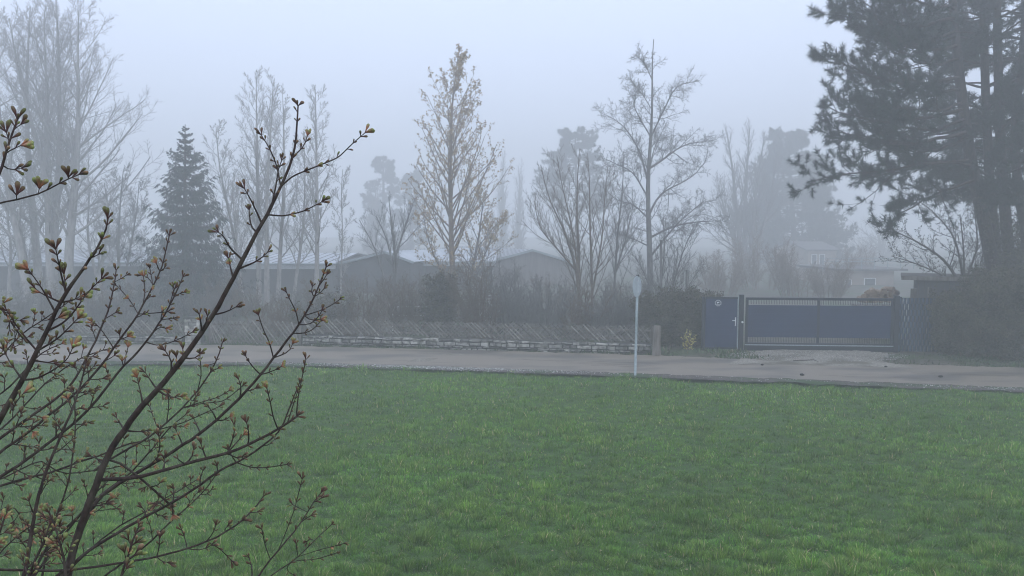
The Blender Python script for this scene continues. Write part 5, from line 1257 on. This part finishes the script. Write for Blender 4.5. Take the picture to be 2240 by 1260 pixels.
make_branch([(-50, 480), (-15, 420), (0, 380), (10, 345), (20, 312), (30, 285), (38, 262)], 9, 3.2, 1.2, 1.25, F2, False, bs=1.0, green=.45, seed=14, expl=[[(4, 370), (22, 375), (46, 368)], [(14, 330), (25, 325), (33, 325), (46, 318)], [(22, 305), (14, 290)], [(28, 290), (34, 280), (46, 272)]])
make_branch([(-60, 455), (0, 445), (45, 433), (85, 425), (110, 410), (140, 397), (172, 382)], 5, 2.6, 1.25, 1.3, F2, False, bs=1.0, green=.5, seed=15, expl=[[(85, 424), (86, 412)], [(140, 397), (150, 388)], [(32, 436), (36, 427)]])
make_branch([(-50, 720), (-10, 680), (0, 660), (20, 700), (50, 740)], 6, 3, 1.4, 1.5, F2, True, sp=30, tl=(14, 30), bs=.9, green=.6, seed=16)
# left hand fan of stems
make_branch([(-70, 1010), (0, 958), (57, 918), (99, 890), (137, 861), (164, 832), (183, 794), (206, 754), (227, 705), (237, 681), (245, 652), (250, 618), (254, 592)], 8, 2.4, 1.9, 2.2, F2, True, sp=36, tl=(14, 44), bs=1.0, green=.25, seed=17, bare=.15)
make_branch([(-70, 1060), (0, 988), (60, 948), (112, 903), (152, 874), (190, 836), (229, 790), (251, 756), (280, 720), (300, 690), (315, 662), (334, 628), (350, 599), (357, 572), (365, 538), (370, 516)], 8, 2.4, 2.0, 2.3, F2, True, sp=52, tl=(12, 36), bs=1.0, green=.2, seed=18, bare=.3, expl=[[(300, 690), (290, 665), (275, 645), (255, 625)], [(301, 689), (335, 685), (366, 682)], [(334, 628), (326, 605), (312, 602)], [(335, 626), (330, 600), (328, 588)], [(251, 756), (235, 740), (215, 712), (203, 705)], [(312, 668), (318, 640), (314, 605)]])
make_branch([(-60, 1080), (0, 1043), (43, 1017), (86, 986), (114, 963), (149, 937), (191, 900), (215, 872), (245, 830), (274, 796), (295, 777), (314, 756), (345, 712), (366, 680), (385, 640), (400, 606)], 9, 2.6, 2.0, 2.3, F2, True, sp=50, tl=(12, 36), bs=1.0, green=.2, seed=19, bare=.3, expl=[[(314, 757), (345, 757), (372, 750), (400, 738), (420, 727)], [(372, 665), (375, 650), (382, 632)], [(340, 722), (352, 712), (362, 718)], [(274, 800), (275, 775), (280, 760)]])
make_branch([(40, 1310), (57, 1240), (69, 1166), (80, 1100), (94, 1049), (109, 1006), (126, 969), (143, 931), (157, 900), (170, 862), (180, 825), (188, 795)], 11, 3, 1.8, 2.0, F1, True, sp=40, tl=(14, 42), bs=.9, green=.5, seed=20, bare=.1)
make_branch([(85, 1300), (105, 1190), (123, 1129), (146, 1071), (157, 1020), (164, 957), (166, 900), (160, 858)], 6, 2.2, 2.0, 2.1, F1, True, sp=40, tl=(14, 34), bs=.9, green=.5, seed=21)
make_branch([(60, 1290), (77, 1243), (100, 1200), (123, 1176), (150, 1150), (183, 1118), (205, 1092)], 8, 3, 1.9, 2.0, F1, True, sp=38, tl=(14, 36), bs=.9, green=.5, seed=22)
make_branch([(52, 1300), (75, 1225), (92, 1195), (105, 1170), (108, 1150)], 8, 4, 1.7, 1.7, F1, True, sp=26, tl=(12, 26), bs=1.1, green=.8, seed=23)
make_branch([(-60, 1080), (0, 1062), (57, 1046), (94, 1039), (137, 1026), (171, 1011), (214, 999), (280, 970), (330, 962)], 7, 2.6, 2.1, 2.4, F2, True, sp=46, tl=(12, 34), bs=.9, green=.4, seed=24)
make_branch([(-60, 1062), (0, 1050), (57, 1022), (94, 1002), (130, 1040), (170, 1033), (214, 1030), (262, 1020)], 4, 2, 2.2, 2.4, F2, True, sp=40, tl=(12, 30), bs=.8, green=.4, seed=25)
make_branch([(-60, 1140), (0, 1120), (25, 1095), (60, 1150), (70, 1180)], 3, 2, 2.0, 2.0, F2, True, sp=30, tl=(12, 34), bs=.9, green=.4, seed=26)
make_branch([(-40, 1260), (0, 1210), (25, 1185), (60, 1150), (100, 1140), (140, 1128)], 4, 2, 1.8, 1.9, F2, True, sp=34, tl=(14, 40), bs=1.0, green=.4, seed=27)
make_branch([(-60, 800), (0, 790), (30, 745), (60, 720), (95, 700), (135, 672), (150, 660)], 4, 2, 2.0, 2.1, F2, True, sp=36, tl=(14, 34), bs=.85, green=.25, seed=28)
make_branch([(-60, 900), (0, 862), (28, 842), (62, 800), (90, 770), (135, 752)], 5, 2, 2.0, 2.1, F2, True, sp=36, tl=(14, 34), bs=.85, green=.3, seed=29)
make_branch([(-60, 990), (0, 940), (40, 905), (85, 850), (140, 805), (190, 775), (250, 760)], 5, 2, 2.3, 2.5, F2, True, sp=40, tl=(12, 34), bs=.85, green=.25, seed=30)
# very near shoots with large opening buds at the bottom
make_branch([(150, 1300), (140, 1225), (128, 1170), (116, 1142), (108, 1122)], 7, 3.4, 1.5, 1.55, F1, True, sp=24, tl=(12, 24), bs=1.0, green=.9, seed=31)
make_branch([(255, 1300), (270, 1240), (285, 1205), (293, 1170), (302, 1155)], 7, 3.6, 1.3, 1.35, F1, True, sp=26, tl=(10, 20), bs=1.0, green=.9, seed=32)
make_branch([(-40, 1230), (-5, 1180), (8, 1140), (14, 1120)], 6, 3.4, 1.5, 1.55, F2, True, sp=22, tl=(10, 20), bs=1.0, green=.6, seed=33)
make_branch([(150, 1250), (205, 1195), (260, 1150), (320, 1120), (352, 1095), (400, 1068), (430, 1050)], 5, 2, 2.4, 2.6, F1, True, sp=48, tl=(12, 30), bs=.85, green=.3, seed=34)


# ---------------------------------------------------------------- haze
mb = MB(); mb.box((0, 115, -1.2), (600, 0, 0), (0, 310, 0), (0, 0, 36))
hz = mb.build('haze', None); hz['kind'] = 'stuff'
m = bpy.data.materials.new('haze'); m.use_nodes = True
for n_ in list(m.node_tree.nodes):
    if n_.type != 'OUTPUT_MATERIAL': m.node_tree.nodes.remove(n_)
pv = m.node_tree.nodes.new('ShaderNodeVolumePrincipled')
pv.inputs['Color'].default_value = (.965, .965, .94, 1); pv.inputs['Density'].default_value = HAZE
pv.inputs['Anisotropy'].default_value = .25
m.node_tree.links.new(pv.outputs[0], [n_ for n_ in m.node_tree.nodes if n_.type == 'OUTPUT_MATERIAL'][0].inputs['Volume'])
hz.data.materials.append(m)
